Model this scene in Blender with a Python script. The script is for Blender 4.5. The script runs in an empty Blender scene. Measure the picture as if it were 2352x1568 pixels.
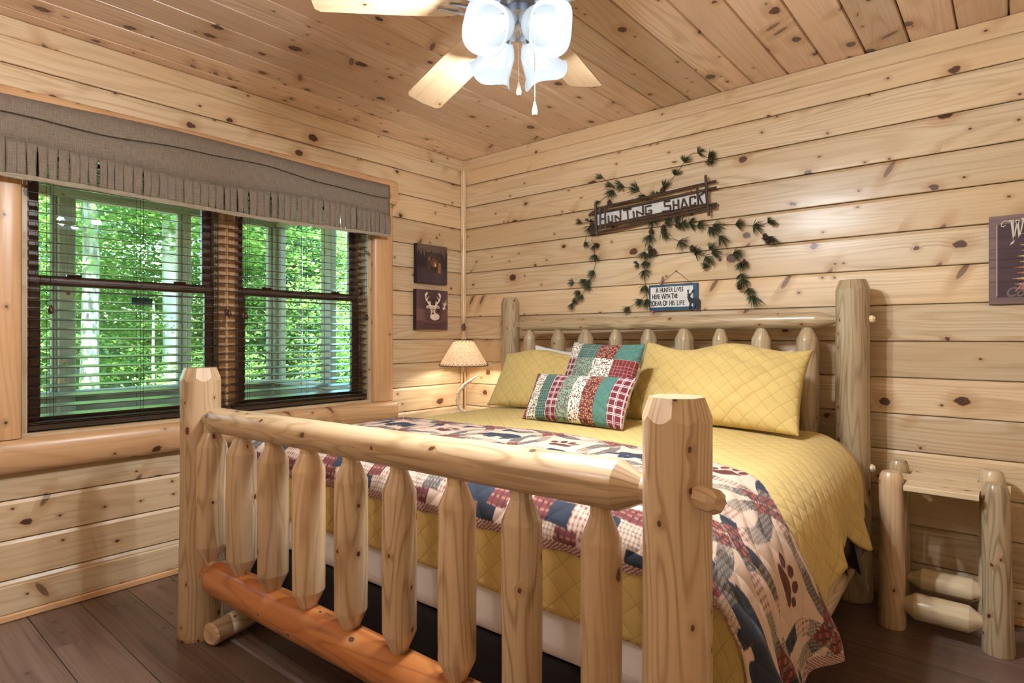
import bpy, bmesh, math, random
import numpy as np
from mathutils import Vector, Matrix

random.seed(7)
rng = np.random.default_rng(7)
SC = bpy.context.scene
COL = SC.collection
PI = math.pi

# ---------------------------------------------------------------- camera, world, sun, exposure
cam_d = bpy.data.cameras.new('camera')
cam_d.sensor_width = 36.0
cam_d.lens = 36.0 * 1364.0 / 2352.0
cam_d.shift_y = -13.0 / 2352.0
cam_d.clip_start = 0.02
cam = bpy.data.objects.new('camera', cam_d)
COL.objects.link(cam)
cam.location = (3.110, -3.121, 1.153)
cam.rotation_euler = (PI / 2, 0, math.atan(1154 / 1364))
SC.camera = cam

world = bpy.data.worlds.new('world')
SC.world = world
world.use_nodes = True
wn = world.node_tree.nodes
wl = world.node_tree.links
wn.clear()
w_out = wn.new('ShaderNodeOutputWorld')
w_bg = wn.new('ShaderNodeBackground')
w_sky = wn.new('ShaderNodeTexSky')
w_sky.sky_type = 'NISHITA'
w_sky.sun_disc = False
w_sky.sun_elevation = math.radians(58)
w_sky.sun_rotation = math.radians(80)
w_bg.inputs['Strength'].default_value = 1.15
wl.new(w_sky.outputs[0], w_bg.inputs[0])
wl.new(w_bg.outputs[0], w_out.inputs[0])

sun_d = bpy.data.lights.new('sun', 'SUN')
sun_d.energy = 26.0
sun_d.angle = math.radians(0.6)
sun_d.color = (1.0, 0.95, 0.84)
sun = bpy.data.objects.new('sun', sun_d)
COL.objects.link(sun)
sun.location = (-3, -6, 12)
sun.rotation_euler = Vector((-0.50, 0.28, -0.82)).to_track_quat('-Z', 'Y').to_euler()

FAN_W = 40.0
# second light from an unseen source, added behind the viewpoint near the window wall
rl_d = bpy.data.lights.new('room_light', 'POINT')
rl_d.energy = 16.0
rl_d.color = (0.98, 0.96, 0.94)
rl_d.shadow_soft_size = 0.10
rl = bpy.data.objects.new('room_light', rl_d)
COL.objects.link(rl)
rl.location = (1.45, -3.62, 2.20)
LAMP_W = 15.0
SC.view_settings.view_transform = 'Standard'
SC.view_settings.look = 'None'
SC.view_settings.gamma = 1.0
SC.view_settings.use_curve_mapping = False
SC.view_settings.exposure = 0.60
SC.cycles.max_bounces = 8
SC.cycles.diffuse_bounces = 4
SC.cycles.use_adaptive_sampling = True
SC.cycles.adaptive_threshold = 0.1
SC.cycles.adaptive_min_samples = 16
SC.cycles.transparent_max_bounces = 16
SC.cycles.sample_clamp_indirect = 6.0
SC.cycles.use_denoising = True

# ---------------------------------------------------------------- node helper
class G:
    def __init__(s, name):
        s.mat = bpy.data.materials.new(name)
        s.mat.use_nodes = True
        s.t = s.mat.node_tree
        s.t.nodes.clear()
        s.out = s.t.nodes.new('ShaderNodeOutputMaterial')
    def put(s, sock, v):
        if isinstance(v, bpy.types.NodeSocket): s.t.links.new(v, sock)
        elif v is not None: sock.default_value = v
    def n(s, typ, ins=None, **kw):
        nd = s.t.nodes.new(typ)
        for k, v in kw.items(): setattr(nd, k, v)
        if ins:
            for k, v in ins.items(): s.put(nd.inputs[k], v)
        return nd
    def m(s, op, a, b=None, c=None, clamp=False):
        nd = s.n('ShaderNodeMath', operation=op, use_clamp=clamp)
        for i, v in enumerate((a, b, c)):
            if v is not None: s.put(nd.inputs[i], v)
        return nd.outputs[0]
    def vec(s, x, y, z=0.0):
        return s.n('ShaderNodeCombineXYZ', {0: x, 1: y, 2: z}).outputs[0]
    def mix(s, f, a, b, mode='MIX'):
        nd = s.n('ShaderNodeMix', data_type='RGBA', blend_type=mode)
        s.put(nd.inputs[0], f)
        s.put(nd.inputs[6], a if isinstance(a, bpy.types.NodeSocket) else (*a, 1))
        s.put(nd.inputs[7], b if isinstance(b, bpy.types.NodeSocket) else (*b, 1))
        return nd.outputs[2]
    def ss(s, v, lo, hi):
        nd = s.n('ShaderNodeMapRange', interpolation_type='SMOOTHSTEP')
        s.put(nd.inputs[0], v); s.put(nd.inputs[1], lo); s.put(nd.inputs[2], hi)
        return nd.outputs[0]
    def noise(s, v, scale=1.0, detail=2.0, rough=0.5):
        return s.n('ShaderNodeTexNoise', {'Vector': v, 'Scale': scale, 'Detail': detail, 'Roughness': rough}).outputs[0]
    def uv(s):
        sp = s.n('ShaderNodeSeparateXYZ', {0: s.n('ShaderNodeTexCoord').outputs['UV']})
        return sp.outputs[0], sp.outputs[1]
    def rnd(s):
        return s.n('ShaderNodeObjectInfo').outputs['Random']
    def bump(s, h, strength=0.3, dist=0.002):
        return s.n('ShaderNodeBump', {'Height': h, 'Strength': strength, 'Distance': dist}).outputs[0]
    def bsdf(s, color, rough=0.5, normal=None, **kw):
        p = s.n('ShaderNodeBsdfPrincipled')
        s.put(p.inputs['Base Color'], color if isinstance(color, bpy.types.NodeSocket) else (*color, 1))
        s.put(p.inputs['Roughness'], rough)
        if normal is not None: s.put(p.inputs['Normal'], normal)
        for k, v in kw.items(): s.put(p.inputs[k.replace('_', ' ')], v)
        s.t.links.new(p.outputs[0], s.out.inputs[0])
        return p

def plain(name, color, rough=0.5, var=0.06, nscale=30.0, **kw):
    g = G(name)
    c = g.n('ShaderNodeTexCoord').outputs['Object']
    nz = g.noise(c, nscale, 3)
    col = g.mix(g.ss(nz, 0.3, 0.7), tuple(x * (1 - var) for x in color), tuple(min(1, x * (1 + var)) for x in color))
    g.bsdf(col, rough, g.bump(nz, 0.1, 0.001), **kw)
    return g.mat

def wood(name, base, dark, warm, knotc=(0.07, 0.028, 0.014), halo=(0.42, 0.22, 0.09), kscale=4.6, knots=0.5, kr0=0.02, kr1=0.055,
         rough=0.38, coat=0.2, grain=1.0, checks=0.0, spikes=True, var=0.17, fine=0.36, ringw=0.46, cu=0.55, cv=7.0, rp=2.5, tiny=0.10):
    g = G(name)
    u, v = g.uv()
    r = g.rnd()
    U = g.m('ADD', u, g.m('MULTIPLY', r, 91.7))
    V = g.m('ADD', v, g.m('MULTIPLY', g.m('FRACT', g.m('MULTIPLY', r, 17.31)), 43.0))
    nz = g.noise(g.vec(g.m('MULTIPLY', U, 2.2), g.m('MULTIPLY', V, 8.0)), 1.0, 2)
    nd = g.m('SUBTRACT', nz, 0.5)
    nk = g.n('ShaderNodeTexNoise', {'Vector': g.vec(U, V), 'Scale': 38.0, 'Detail': 2.0})
    ks = g.n('ShaderNodeSeparateColor', {0: nk.outputs['Color']})
    vo = g.n('ShaderNodeTexVoronoi', {'Vector': g.vec(g.m('MULTIPLY_ADD', g.m('SUBTRACT', ks.outputs[0], 0.5), 0.10, g.m('MULTIPLY', U, kscale * 0.72)), g.m('MULTIPLY_ADD', g.m('SUBTRACT', ks.outputs[1], 0.5), 0.07, g.m('MULTIPLY', g.m('ADD', V, g.m('MULTIPLY', nd, 0.01)), kscale))), 'Scale': 1.0}, voronoi_dimensions='2D')
    cs = g.n('ShaderNodeSeparateColor', {0: vo.outputs['Color']})
    d = vo.outputs['Distance']
    kr = g.m('MULTIPLY_ADD', g.m('POWER', cs.outputs[0], 1.6), kr1, kr0)
    pres = g.m('GREATER_THAN', cs.outputs[1], 1 - knots)
    k = g.m('MULTIPLY', g.ss(d, g.m('MULTIPLY', kr, 1.15), g.m('MULTIPLY', kr, 0.8)), pres)
    h = g.m('MULTIPLY', g.ss(d, g.m('MULTIPLY', kr, 3.6), kr), pres)
    if spikes:
        v2 = g.n('ShaderNodeTexVoronoi', {'Vector': g.vec(g.m('MULTIPLY_ADD', U, 9.0, g.m('MULTIPLY', V, 5.0)), g.m('MULTIPLY', V, 3.4)), 'Scale': 1.0}, voronoi_dimensions='2D')
        c2 = g.n('ShaderNodeSeparateColor', {0: v2.outputs['Color']})
        p2 = g.m('GREATER_THAN', c2.outputs[1], 0.90)
        k2 = g.m('MULTIPLY', g.ss(v2.outputs['Distance'], 0.14, 0.09), p2)
        h2 = g.m('MULTIPLY', g.ss(v2.outputs['Distance'], 0.5, 0.12), p2)
        k = g.m('MAXIMUM', k, g.m('MULTIPLY', k2, 0.75))
        h = g.m('MAXIMUM', h, h2)
    v3 = g.n('ShaderNodeTexVoronoi', {'Vector': g.vec(g.m('MULTIPLY', U, 11.0), g.m('MULTIPLY', V, 15.0)), 'Scale': 1.0}, voronoi_dimensions='2D')
    c3 = g.n('ShaderNodeSeparateColor', {0: v3.outputs['Color']})
    p3 = g.m('GREATER_THAN', c3.outputs[1], 1 - tiny)
    k = g.m('MAXIMUM', k, g.m('MULTIPLY', g.ss(v3.outputs['Distance'], 0.085, 0.045), p3))
    h = g.m('MAXIMUM', h, g.m('MULTIPLY', g.ss(v3.outputs['Distance'], 0.30, 0.06), p3))
    vv = g.m('ADD', g.m('MULTIPLY_ADD', nd, 0.03, V), g.m('MULTIPLY', h, 0.010))
    cont = g.noise(g.vec(g.m('MULTIPLY', U, cu), g.m('MULTIPLY', vv, cv)), 1.0, 1)
    ring = g.m('MULTIPLY_ADD', g.m('SINE', g.m('MULTIPLY', cont, 85.0 * grain)), 0.5, 0.5)
    fn = g.noise(g.vec(g.m('MULTIPLY', U, 1.6), g.m('MULTIPLY', vv, 120.0)), 1.0, 2)
    lo = g.noise(g.vec(g.m('MULTIPLY', U, 0.9), g.m('MULTIPLY', V, 5.0)), 1.0, 2)
    f = g.m('ADD', g.m('MULTIPLY', g.m('POWER', ring, rp), ringw), g.m('MULTIPLY', g.ss(fn, 0.35, 0.75), fine))
    col = g.mix(g.m('MULTIPLY', f, 1.0, clamp=True), base, dark)
    wf = g.m('MULTIPLY', g.m('ADD', g.ss(lo, 0.40, 0.66), g.m('FRACT', g.m('MULTIPLY', r, 7.77))), 0.46)
    col = g.mix(wf, col, warm)
    val = g.m('ADD', 1.0 - var, g.m('MULTIPLY', g.m('FRACT', g.m('MULTIPLY', r, 29.3)), 2 * var))
    col = g.mix(1.0, col, g.n('ShaderNodeCombineColor', {0: val, 1: val, 2: val}).outputs[0], 'MULTIPLY')
    col = g.mix(g.m('MULTIPLY', h, 0.5), col, halo)
    if checks:
        ck = g.noise(g.vec(g.m('MULTIPLY', U, 1.3), g.m('MULTIPLY', g.m('MULTIPLY_ADD', nd, 0.02, V), 38.0)), 1.0, 1)
        ckm = g.ss(ck, 0.70, 0.78)
        col = g.mix(g.m('MULTIPLY', ckm, checks), col, (0.16, 0.09, 0.045))
    rg = g.m('MULTIPLY', g.ss(g.m('SINE', g.m('MULTIPLY', d, 170.0)), -0.2, 0.8), 0.5)
    kc = g.mix(rg, knotc, tuple(min(1, c * 2.6) for c in knotc))
    col = g.mix(k, col, kc)
    g.bsdf(col, rough, g.bump(g.m('MULTIPLY_ADD', fn, 0.6, ring), 0.12, 0.0006), Coat_Weight=coat, Coat_Roughness=0.22)
    return g.mat

PINE = wood('knotty_pine', (0.755, 0.615, 0.43), (0.47, 0.32, 0.17), (0.69, 0.485, 0.275), knots=0.62, kr0=0.022, kr1=0.085, fine=0.38)
PINE_CEIL = wood('knotty_pine_ceiling', (0.76, 0.575, 0.42), (0.45, 0.30, 0.185), (0.67, 0.455, 0.30), knots=0.72, kr0=0.025, kr1=0.085, fine=0.4)
PINE_TRIM = wood('orange_pine_trim', (0.70, 0.45, 0.25), (0.45, 0.24, 0.11), (0.64, 0.36, 0.17), knots=0.3)
LOG = wood('peeled_log', (0.66, 0.50, 0.33), (0.30, 0.185, 0.10), (0.56, 0.375, 0.21), knots=0.52, kscale=6.5, kr0=0.03, kr1=0.055, checks=0.5, spikes=False, rough=0.33, coat=0.3, grain=0.75, ringw=0.75, fine=0.30, cu=1.3, cv=11.0, rp=4.0, tiny=0.11)
LOG_GREY = wood('weathered_log', (0.55, 0.43, 0.28), (0.25, 0.175, 0.10), (0.44, 0.32, 0.18), knots=0.42, kscale=6.0, kr0=0.03, kr1=0.05, checks=0.6, spikes=False, rough=0.33, coat=0.3, grain=0.75, ringw=0.75, fine=0.30, cu=1.3, cv=11.0, rp=4.0, tiny=0.11)
LOG_RED = wood('red_log', (0.43, 0.17, 0.05), (0.22, 0.06, 0.018), (0.36, 0.115, 0.03), knots=0.45, kscale=6.5, kr0=0.025, kr1=0.04, checks=0.3, spikes=False, rough=0.28, coat=0.4, grain=0.75, ringw=0.7, cu=1.3, cv=11.0, rp=4.0)
LOG_PALE = wood('pale_log', (0.80, 0.67, 0.47), (0.62, 0.46, 0.27), (0.76, 0.60, 0.38), knots=0.45, kscale=7.0, kr0=0.03, kr1=0.04, spikes=False, rough=0.33, coat=0.3, checks=0.2)
FLOORM = wood('dark_plank_floor', (0.195, 0.132, 0.108), (0.075, 0.046, 0.036), (0.150, 0.092, 0.070), knotc=(0.03, 0.017, 0.012), halo=(0.05, 0.03, 0.02), knots=0.10, rough=0.34, coat=0.12, grain=0.55, spikes=False, var=0.22, fine=0.6)
PORCHW = wood('weathered_porch_wood', (0.33, 0.29, 0.21), (0.18, 0.155, 0.11), (0.28, 0.25, 0.18), knots=0.2, rough=0.7, coat=0.0)
FANW = wood('maple_blade', (0.56, 0.40, 0.25), (0.42, 0.27, 0.15), (0.52, 0.35, 0.20), knots=0.0, rough=0.35, coat=0.3, spikes=False, var=0.02)

# ---------------------------------------------------------------- object helpers
ORIG = {}
def link(o):
    COL.objects.link(o); return o
def tag(o, label=None, cat=None, group=None, kind=None):
    if label: o['label'] = label
    if cat: o['category'] = cat
    if group: o['group'] = group
    if kind: o['kind'] = kind
    return o
def empty(name, loc, label=None, cat=None, group=None, kind=None, frame=None):
    o = bpy.data.objects.new(name, None)
    link(o)
    o.empty_display_size = 0.1
    ORIG[o.name] = Vector(loc)
    if frame is not None:
        o.matrix_world = frame @ Matrix.Translation(Vector(loc))
    else:
        o.location = loc
    return tag(o, label, cat, group, kind)

class MB:
    """collects geometry; build() links it as ONE object with its origin at its own base"""
    def __init__(s):
        s.v = []; s.f = []; s.uv = []
    def add(s, verts, faces, uvs=None):
        o = len(s.v)
        s.v += [tuple(p) for p in verts]
        for i, f in enumerate(faces):
            s.f.append([o + k for k in f])
            s.uv.append(uvs[i] if uvs else [(0, 0)] * len(f))
        return s
    def box(s, lo, hi, M=None, along=None):
        x0, y0, z0 = lo; x1, y1, z1 = hi
        P = [(x0, y0, z0), (x1, y0, z0), (x1, y1, z0), (x0, y1, z0), (x0, y0, z1), (x1, y0, z1), (x1, y1, z1), (x0, y1, z1)]
        F = [(0, 3, 2, 1), (4, 5, 6, 7), (0, 1, 5, 4), (1, 2, 6, 5), (2, 3, 7, 6), (3, 0, 4, 7)]
        ext = (x1 - x0, y1 - y0, z1 - z0)
        a = along if along is not None else ext.index(max(ext))
        b, c = [i for i in range(3) if i != a]
        uv = [[(P[k][a], P[k][b] + P[k][c]) for k in f] for f in F]
        if M is not None: P = [M @ Vector(p) for p in P]
        return s.add(P, F, uv)
    def bevel_box(s, lo, hi, b, M=None):
        """box whose 4 edges along its longest axis are chamfered"""
        ext = [hi[i] - lo[i] for i in range(3)]
        a = ext.index(max(ext)); i, j = [k for k in range(3) if k != a]
        prof = [(lo[i] + b, lo[j]), (hi[i] - b, lo[j]), (hi[i], lo[j] + b), (hi[i], hi[j] - b), (hi[i] - b, hi[j]), (lo[i] + b, hi[j]), (lo[i], hi[j] - b), (lo[i], lo[j] + b)]
        V = []
        for e in (lo[a], hi[a]):
            for p in prof:
                q = [0, 0, 0]; q[a] = e; q[i] = p[0]; q[j] = p[1]; V.append(q)
        n = 8
        acc = [0]
        for k in range(n): acc.append(acc[-1] + math.dist(prof[k], prof[(k + 1) % n]))
        F = [(k, (k + 1) % n, n + (k + 1) % n, n + k) for k in range(n)] + [tuple(range(n))[::-1], tuple(range(n, 2 * n))]
        uv = [[(lo[a], acc[k]), (lo[a], acc[k + 1]), (hi[a], acc[k + 1]), (hi[a], acc[k])] for k in range(n)] + [[p for p in prof][::-1], prof]
        if M is not None: V = [M @ Vector(p) for p in V]
        return s.add(V, F, uv)
    def lathe(s, p0, p1, prof, n=20, wob=0.0, seed=0, cap=True, facets=0, fslope=1.5):
        """prof = [(t in metres along p0->p1, radius)]"""
        p0 = Vector(p0); p1 = Vector(p1)
        ax = (p1 - p0).normalized()
        up = Vector((0, 0, 1)) if abs(ax.z) < 0.9 else Vector((1, 0, 0))
        e1 = ax.cross(up).normalized(); e2 = ax.cross(e1)
        rr = random.Random(seed)
        ph = [rr.uniform(0, 6.28) for _ in range(4)]
        V = []; 
        for ip, (t, r) in enumerate(prof):
            for k in range(n):
                th = 2 * PI * k / n
                tk = t
                if facets and ip >= len(prof) - 2:
                    rt = prof[-1][1]; w0 = 2 * PI / facets
                    dl = (th + ph[3]) % w0 - w0 / 2
                    if ip == len(prof) - 1: r = rt / math.cos(dl)
                    else: tk = prof[-1][0] - (r * math.cos(dl) - rt) * fslope
                c = p0 + ax * tk
                w = 1 + wob * (math.sin(2 * th + ph[0] + t * 1.2) + 0.7 * math.sin(3 * th + ph[1] - t * 2) + 0.5 * math.sin(5 * th + ph[2]))
                V.append(c + (e1 * math.cos(th) + e2 * math.sin(th)) * r * w)
        F = []; U = []
        rm = max(r for _, r in prof)
        for i in range(len(prof) - 1):
            for k in range(n):
                k2 = (k + 1) % n
                F.append((i * n + k, i * n + k2, (i + 1) * n + k2, (i + 1) * n + k))
                a0 = 2 * PI * rm * k / n; a1 = 2 * PI * rm * (k + 1) / n
                t0 = prof[i][0]; t1 = prof[i + 1][0]
                if abs(t1 - t0) < 1e-4: t1 = t0 + abs(prof[i + 1][1] - prof[i][1])
                U.append([(t0, a0), (t0, a1), (t1, a1), (t1, a0)])
        if cap:
            for i, flip in ((0, True), (len(prof) - 1, False)):
                idx = [i * n + k for k in range(n)]
                r = prof[i][1]
                uvc = [(r * math.cos(2 * PI * k / n), r * math.sin(2 * PI * k / n)) for k in range(n)]
                if flip: idx = idx[::-1]; uvc = uvc[::-1]
                F.append(idx); U.append(uvc)
        return s.add(V, F, U)
    def tube(s, pts, r, n=6):
        """round tube along a polyline; r a number or one per point"""
        pts = [Vector(p) for p in pts]
        rs = r if isinstance(r, (list, tuple)) else [r] * len(pts)
        V = []; acc = 0; ts = [0]
        for i in range(1, len(pts)): acc += (pts[i] - pts[i - 1]).length; ts.append(acc)
        pe = None
        for i, p in enumerate(pts):
            d = (pts[min(i + 1, len(pts) - 1)] - pts[max(i - 1, 0)]).normalized()
            if pe is None:
                up = Vector((0, 0, 1)) if abs(d.z) < 0.9 else Vector((1, 0, 0))
                e1 = d.cross(up).normalized()
            else:
                e1 = (pe - d * pe.dot(d)).normalized()
            pe = e1; e2 = d.cross(e1)
            for k in range(n):
                th = 2 * PI * k / n
                V.append(p + (e1 * math.cos(th) + e2 * math.sin(th)) * rs[i])
        F = []; U = []
        for i in range(len(pts) - 1):
            for k in range(n):
                k2 = (k + 1) % n
                F.append((i * n + k, i * n + k2, (i + 1) * n + k2, (i + 1) * n + k))
                a0 = 2 * PI * rs[i] * k / n; a1 = 2 * PI * rs[i] * (k + 1) / n
                U.append([(ts[i], a0), (ts[i], a1), (ts[i + 1], a1), (ts[i + 1], a0)])
        F.append(list(range(n))[::-1]); U.append([(0, 0)] * n)
        b = (len(pts) - 1) * n
        F.append([b + k for k in range(n)]); U.append([(0, 0)] * n)
        return s.add(V, F, U)
    def prism(s, poly, depth, M):
        """polygon (2D, CCW) extruded along local z by depth, placed by M"""
        n = len(poly)
        V = [M @ Vector((p[0], p[1], 0)) for p in poly] + [M @ Vector((p[0], p[1], depth)) for p in poly]
        F = [list(range(n))[::-1], list(range(n, 2 * n))] + [(k, (k + 1) % n, n + (k + 1) % n, n + k) for k in range(n)]
        U = [[poly[k] for k in range(n)][::-1], list(poly)] + [[(0, 0), (0.01, 0), (0.01, depth), (0, depth)]] * n
        return s.add(V, F, U)
    def build(s, name, mat, parent=None, frame=None, smooth=True, angle=35, base=None):
        xs = np.array(s.v, dtype=float)
        lo = xs.min(0); hi = xs.max(0)
        c = Vector(base) if base is not None else Vector(((lo[0] + hi[0]) / 2, (lo[1] + hi[1]) / 2, lo[2]))
        me = bpy.data.meshes.new(name)
        me.from_pydata([(p[0] - c.x, p[1] - c.y, p[2] - c.z) for p in s.v], [], s.f)
        uvl = me.uv_layers.new(name='UVMap')
        flat = np.array([q for f in s.uv for w in f for q in w], dtype=np.float32)
        uvl.data.foreach_set('uv', flat)
        finish(me, smooth, angle)
        return place(name, me, mat, parent, frame, c)

def finish(me, smooth=True, angle=35):
    me.validate()
    me.update()
    if smooth:
        me.polygons.foreach_set('use_smooth', [True] * len(me.polygons))
        me.set_sharp_from_angle(angle=math.radians(angle))

def place(name, me, mat, parent, frame, c):
    if mat is not None: me.materials.append(mat)
    o = bpy.data.objects.new(name, me)
    link(o)
    ORIG[o.name] = Vector(c)
    if parent is not None:
        o.parent = parent
        o.location = Vector(c) - ORIG[parent.name]
    elif frame is not None:
        o.matrix_world = frame @ Matrix.Translation(Vector(c))
    else:
        o.location = c
    return o

def inst(me, name, parent, loc, rot=None):
    """another object on the same mesh"""
    o = bpy.data.objects.new(name, me)
    link(o)
    ORIG[o.name] = Vector(loc)
    o.parent = parent
    o.location = Vector(loc) - (ORIG[parent.name] if parent else Vector())
    if rot is not None: o.rotation_euler = rot
    return o

def grid_obj(name, P, mat, parent=None, frame=None, uv=None, col=None, thick=0.0, base=None, smooth=True, kind=None):
    """P (ny,nx,3) surface; col (ny,nx,3) optional per-vertex colour; thick adds a back side"""
    ny, nx = P.shape[:2]
    v = P.reshape(-1, 3)
    lo = v.min(0); hi = v.max(0)
    c = np.array(base) if base is not None else np.array([(lo[0] + hi[0]) / 2, (lo[1] + hi[1]) / 2, lo[2]])
    idx = np.arange(ny * nx).reshape(ny, nx)
    q = np.stack([idx[:-1, :-1], idx[:-1, 1:], idx[1:, 1:], idx[1:, :-1]], -1).reshape(-1, 4)
    if uv is None:
        du = np.concatenate([np.zeros((ny, 1)), np.cumsum(np.linalg.norm(np.diff(P, axis=1), axis=2), 1)], 1)
        dv = np.concatenate([np.zeros((1, nx)), np.cumsum(np.linalg.norm(np.diff(P, axis=0), axis=2), 0)], 0)
        uv = np.stack([du, dv], -1)
    me = bpy.data.meshes.new(name)
    me.vertices.add(len(v)); me.vertices.foreach_set('co', (v - c).astype(np.float32).ravel())
    me.loops.add(q.size); me.loops.foreach_set('vertex_index', q.astype(np.int32).ravel())
    me.polygons.add(len(q)); me.polygons.foreach_set('loop_start', np.arange(0, q.size, 4, dtype=np.int32))
    uvl = me.uv_layers.new(name='UVMap')
    uvl.data.foreach_set('uv', uv.reshape(-1, 2)[q.ravel()].astype(np.float32).ravel())
    me.update(calc_edges=True)
    if smooth: me.polygons.foreach_set('use_smooth', np.ones(len(q), dtype=bool))
    if col is not None:
        a = me.color_attributes.new('Col', 'FLOAT_COLOR', 'POINT')
        rgba = np.concatenate([col.reshape(-1, 3), np.ones((len(v), 1))], 1).astype(np.float32)
        a.data.foreach_set('color', rgba.ravel())
    o = place(name, me, mat, parent, frame, Vector(c))
    if thick:
        md = o.modifiers.new('thickness', 'SOLIDIFY'); md.thickness = thick; md.offset = -1
    if kind: o['kind'] = kind
    return o

# ---------------------------------------------------------------- the room shell
XR, YF, H = 3.95, -3.95, 2.44          # right wall, wall behind the camera, ceiling height
ROW = 0.1613
Z0 = 0.163

def plank_mesh(name, length, width, prof, mat):
    """local x along, y out of the surface, z across; face of the board at y = 0"""
    n = len(prof)
    V = [(0, d, a) for d, a in prof] + [(length, d, a) for d, a in prof]
    V += [(0, -0.018, width), (0, -0.018, 0), (length, -0.018, width), (length, -0.018, 0)]
    F = []; U = []
    for k in range(n - 1):
        F.append((k, n + k, n + k + 1, k + 1)); U.append([(0, prof[k][1]), (length, prof[k][1]), (length, prof[k + 1][1]), (0, prof[k + 1][1])])
    b = 2 * n
    F.append(list(range(n)) + [b, b + 1]); U.append([(0, p[1]) for p in prof] + [(0, width), (0, 0)])
    F.append([n + k for k in range(n)][::-1] + [b + 3, b + 2]); U.append([(length, p[1]) for p in prof][::-1] + [(length, 0), (length, width)])
    me = bpy.data.meshes.new(name)
    me.from_pydata(V, [], F)
    me.uv_layers.new(name='UVMap').data.foreach_set('uv', np.array([q for f in U for w in f for q in w], dtype=np.float32))
    finish(me, True, 25)
    me.materials.append(mat)
    return me

def wall_prof(w):
    return [(-0.0095, 0.0), (-0.003, 0.0006), (-0.0006, 0.003), (0.0, 0.012), (0.0005, w * 0.5), (0.0, w - 0.017), (-0.0070, w - 0.0045), (-0.0095, w - 0.0028)]
def tg_prof(w):
    return [(-0.012, 0.001), (-0.0005, 0.0055), (0.0, 0.012), (0.0, w - 0.012), (-0.0005, w - 0.0055), (-0.012, w - 0.001)]
def flat_prof(w):
    return [(-0.006, 0.0006), (0.0, 0.0016), (0.0, w - 0.0016), (-0.006, w - 0.0006)]

_pm = {}
def plank(parent, length, width, profile, mat, M, name='plank'):
    key = (round(length, 3), round(width, 3), profile.__name__, mat.name)
    if key not in _pm: _pm[key] = plank_mesh(name, length, width, profile(width), mat)
    o = bpy.data.objects.new(name, _pm[key])
    link(o)
    o.parent = parent
    o.matrix_local = Matrix.Translation(-ORIG[parent.name]) @ M
    return o
def axes(ox, ax, ay, az):
    M = Matrix.Identity(4)
    for i, a in enumerate((ax, ay, az)):
        for k in range(3): M[k][i] = a[k]
    for k in range(3): M[k][3] = ox[k]
    return M

def structure(o, label, cat):
    return tag(o, label, cat, None, 'structure')

# back wall (y = 0), boards run along x
wb = MB().box((-0.16, 0.02, -0.05), (XR + 0.16, 0.16, H + 0.06)).build('wall_back', PINE, smooth=False)
structure(wb, 'knotty pine plank wall behind the headboard', 'wall')
for k in range(-1, 14):
    z = Z0 + ROW * k
    plank(wb, XR, ROW, wall_prof, PINE, axes((XR, 0, z), (-1, 0, 0), (0, -1, 0), (0, 0, 1)))
# left wall (x = 0) with the window opening
WY0, WY1, WZ0, WZ1 = -2.56, -0.83, 0.75, 1.985
m = MB()
m.box((-0.16, YF - 0.16, -0.05), (-0.02, WY0, H + 0.06)); m.box((-0.16, WY1, -0.05), (-0.02, 0.16, H + 0.06))
m.box((-0.16, WY0, -0.05), (-0.02, WY1, WZ0 - 0.02)); m.box((-0.16, WY0, WZ1 + 0.02), (-0.02, WY1, H + 0.06))
wlft = m.build('wall_left', PINE, smooth=False)
structure(wlft, 'knotty pine plank wall with the wide double window', 'wall')
for k in range(-1, 14):
    z = Z0 + ROW * k
    def lp(y_hi, y_lo): plank(wlft, y_hi - y_lo, ROW, wall_prof, PINE, axes((0, y_hi, z), (0, -1, 0), (1, 0, 0), (0, 0, 1)))
    if z + ROW > WZ0 + 0.01 and z < WZ1 - 0.01:
        lp(0, WY1); lp(WY0, YF)
    else: lp(0, YF)
# right wall and the wall behind the camera (outside the frame, they close the room)
wr = MB().box((XR + 0.02, YF - 0.16, -0.05), (XR + 0.16, 0.02, H + 0.06)).build('wall_right', PINE, smooth=False)
structure(wr, 'knotty pine plank wall right of the nightstand, outside the photo', 'wall')
wf = MB().box((-0.02, YF - 0.16, -0.05), (XR + 0.02, YF - 0.02, H + 0.06)).build('wall_front', PINE, smooth=False)
structure(wf, 'knotty pine plank wall behind the viewpoint', 'wall')
for k in range(-1, 14):
    z = Z0 + ROW * k
    plank(wr, -YF, ROW, wall_prof, PINE, axes((XR, YF, z), (0, 1, 0), (-1, 0, 0), (0, 0, 1)))
    plank(wf, XR, ROW, wall_prof, PINE, axes((0, YF, z), (1, 0, 0), (0, 1, 0), (0, 0, 1)))
# ceiling boards run along y
ce = MB().box((-0.02, YF - 0.02, H + 0.02), (XR + 0.02, 0.02, H + 0.10)).build('ceiling', PINE_CEIL, smooth=False)
structure(ce, 'knotty pine tongue and groove ceiling', 'ceiling')
CW = 0.1668
x = 0.0
while x < XR - 0.02:
    w = 0.0904 if x == 0.0 else min(CW, XR - x)
    plank(ce, -YF, w, tg_prof, PINE_CEIL, axes((x, YF, H), (0, 1, 0), (0, 0, -1), (1, 0, 0)))
    x += w
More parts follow.
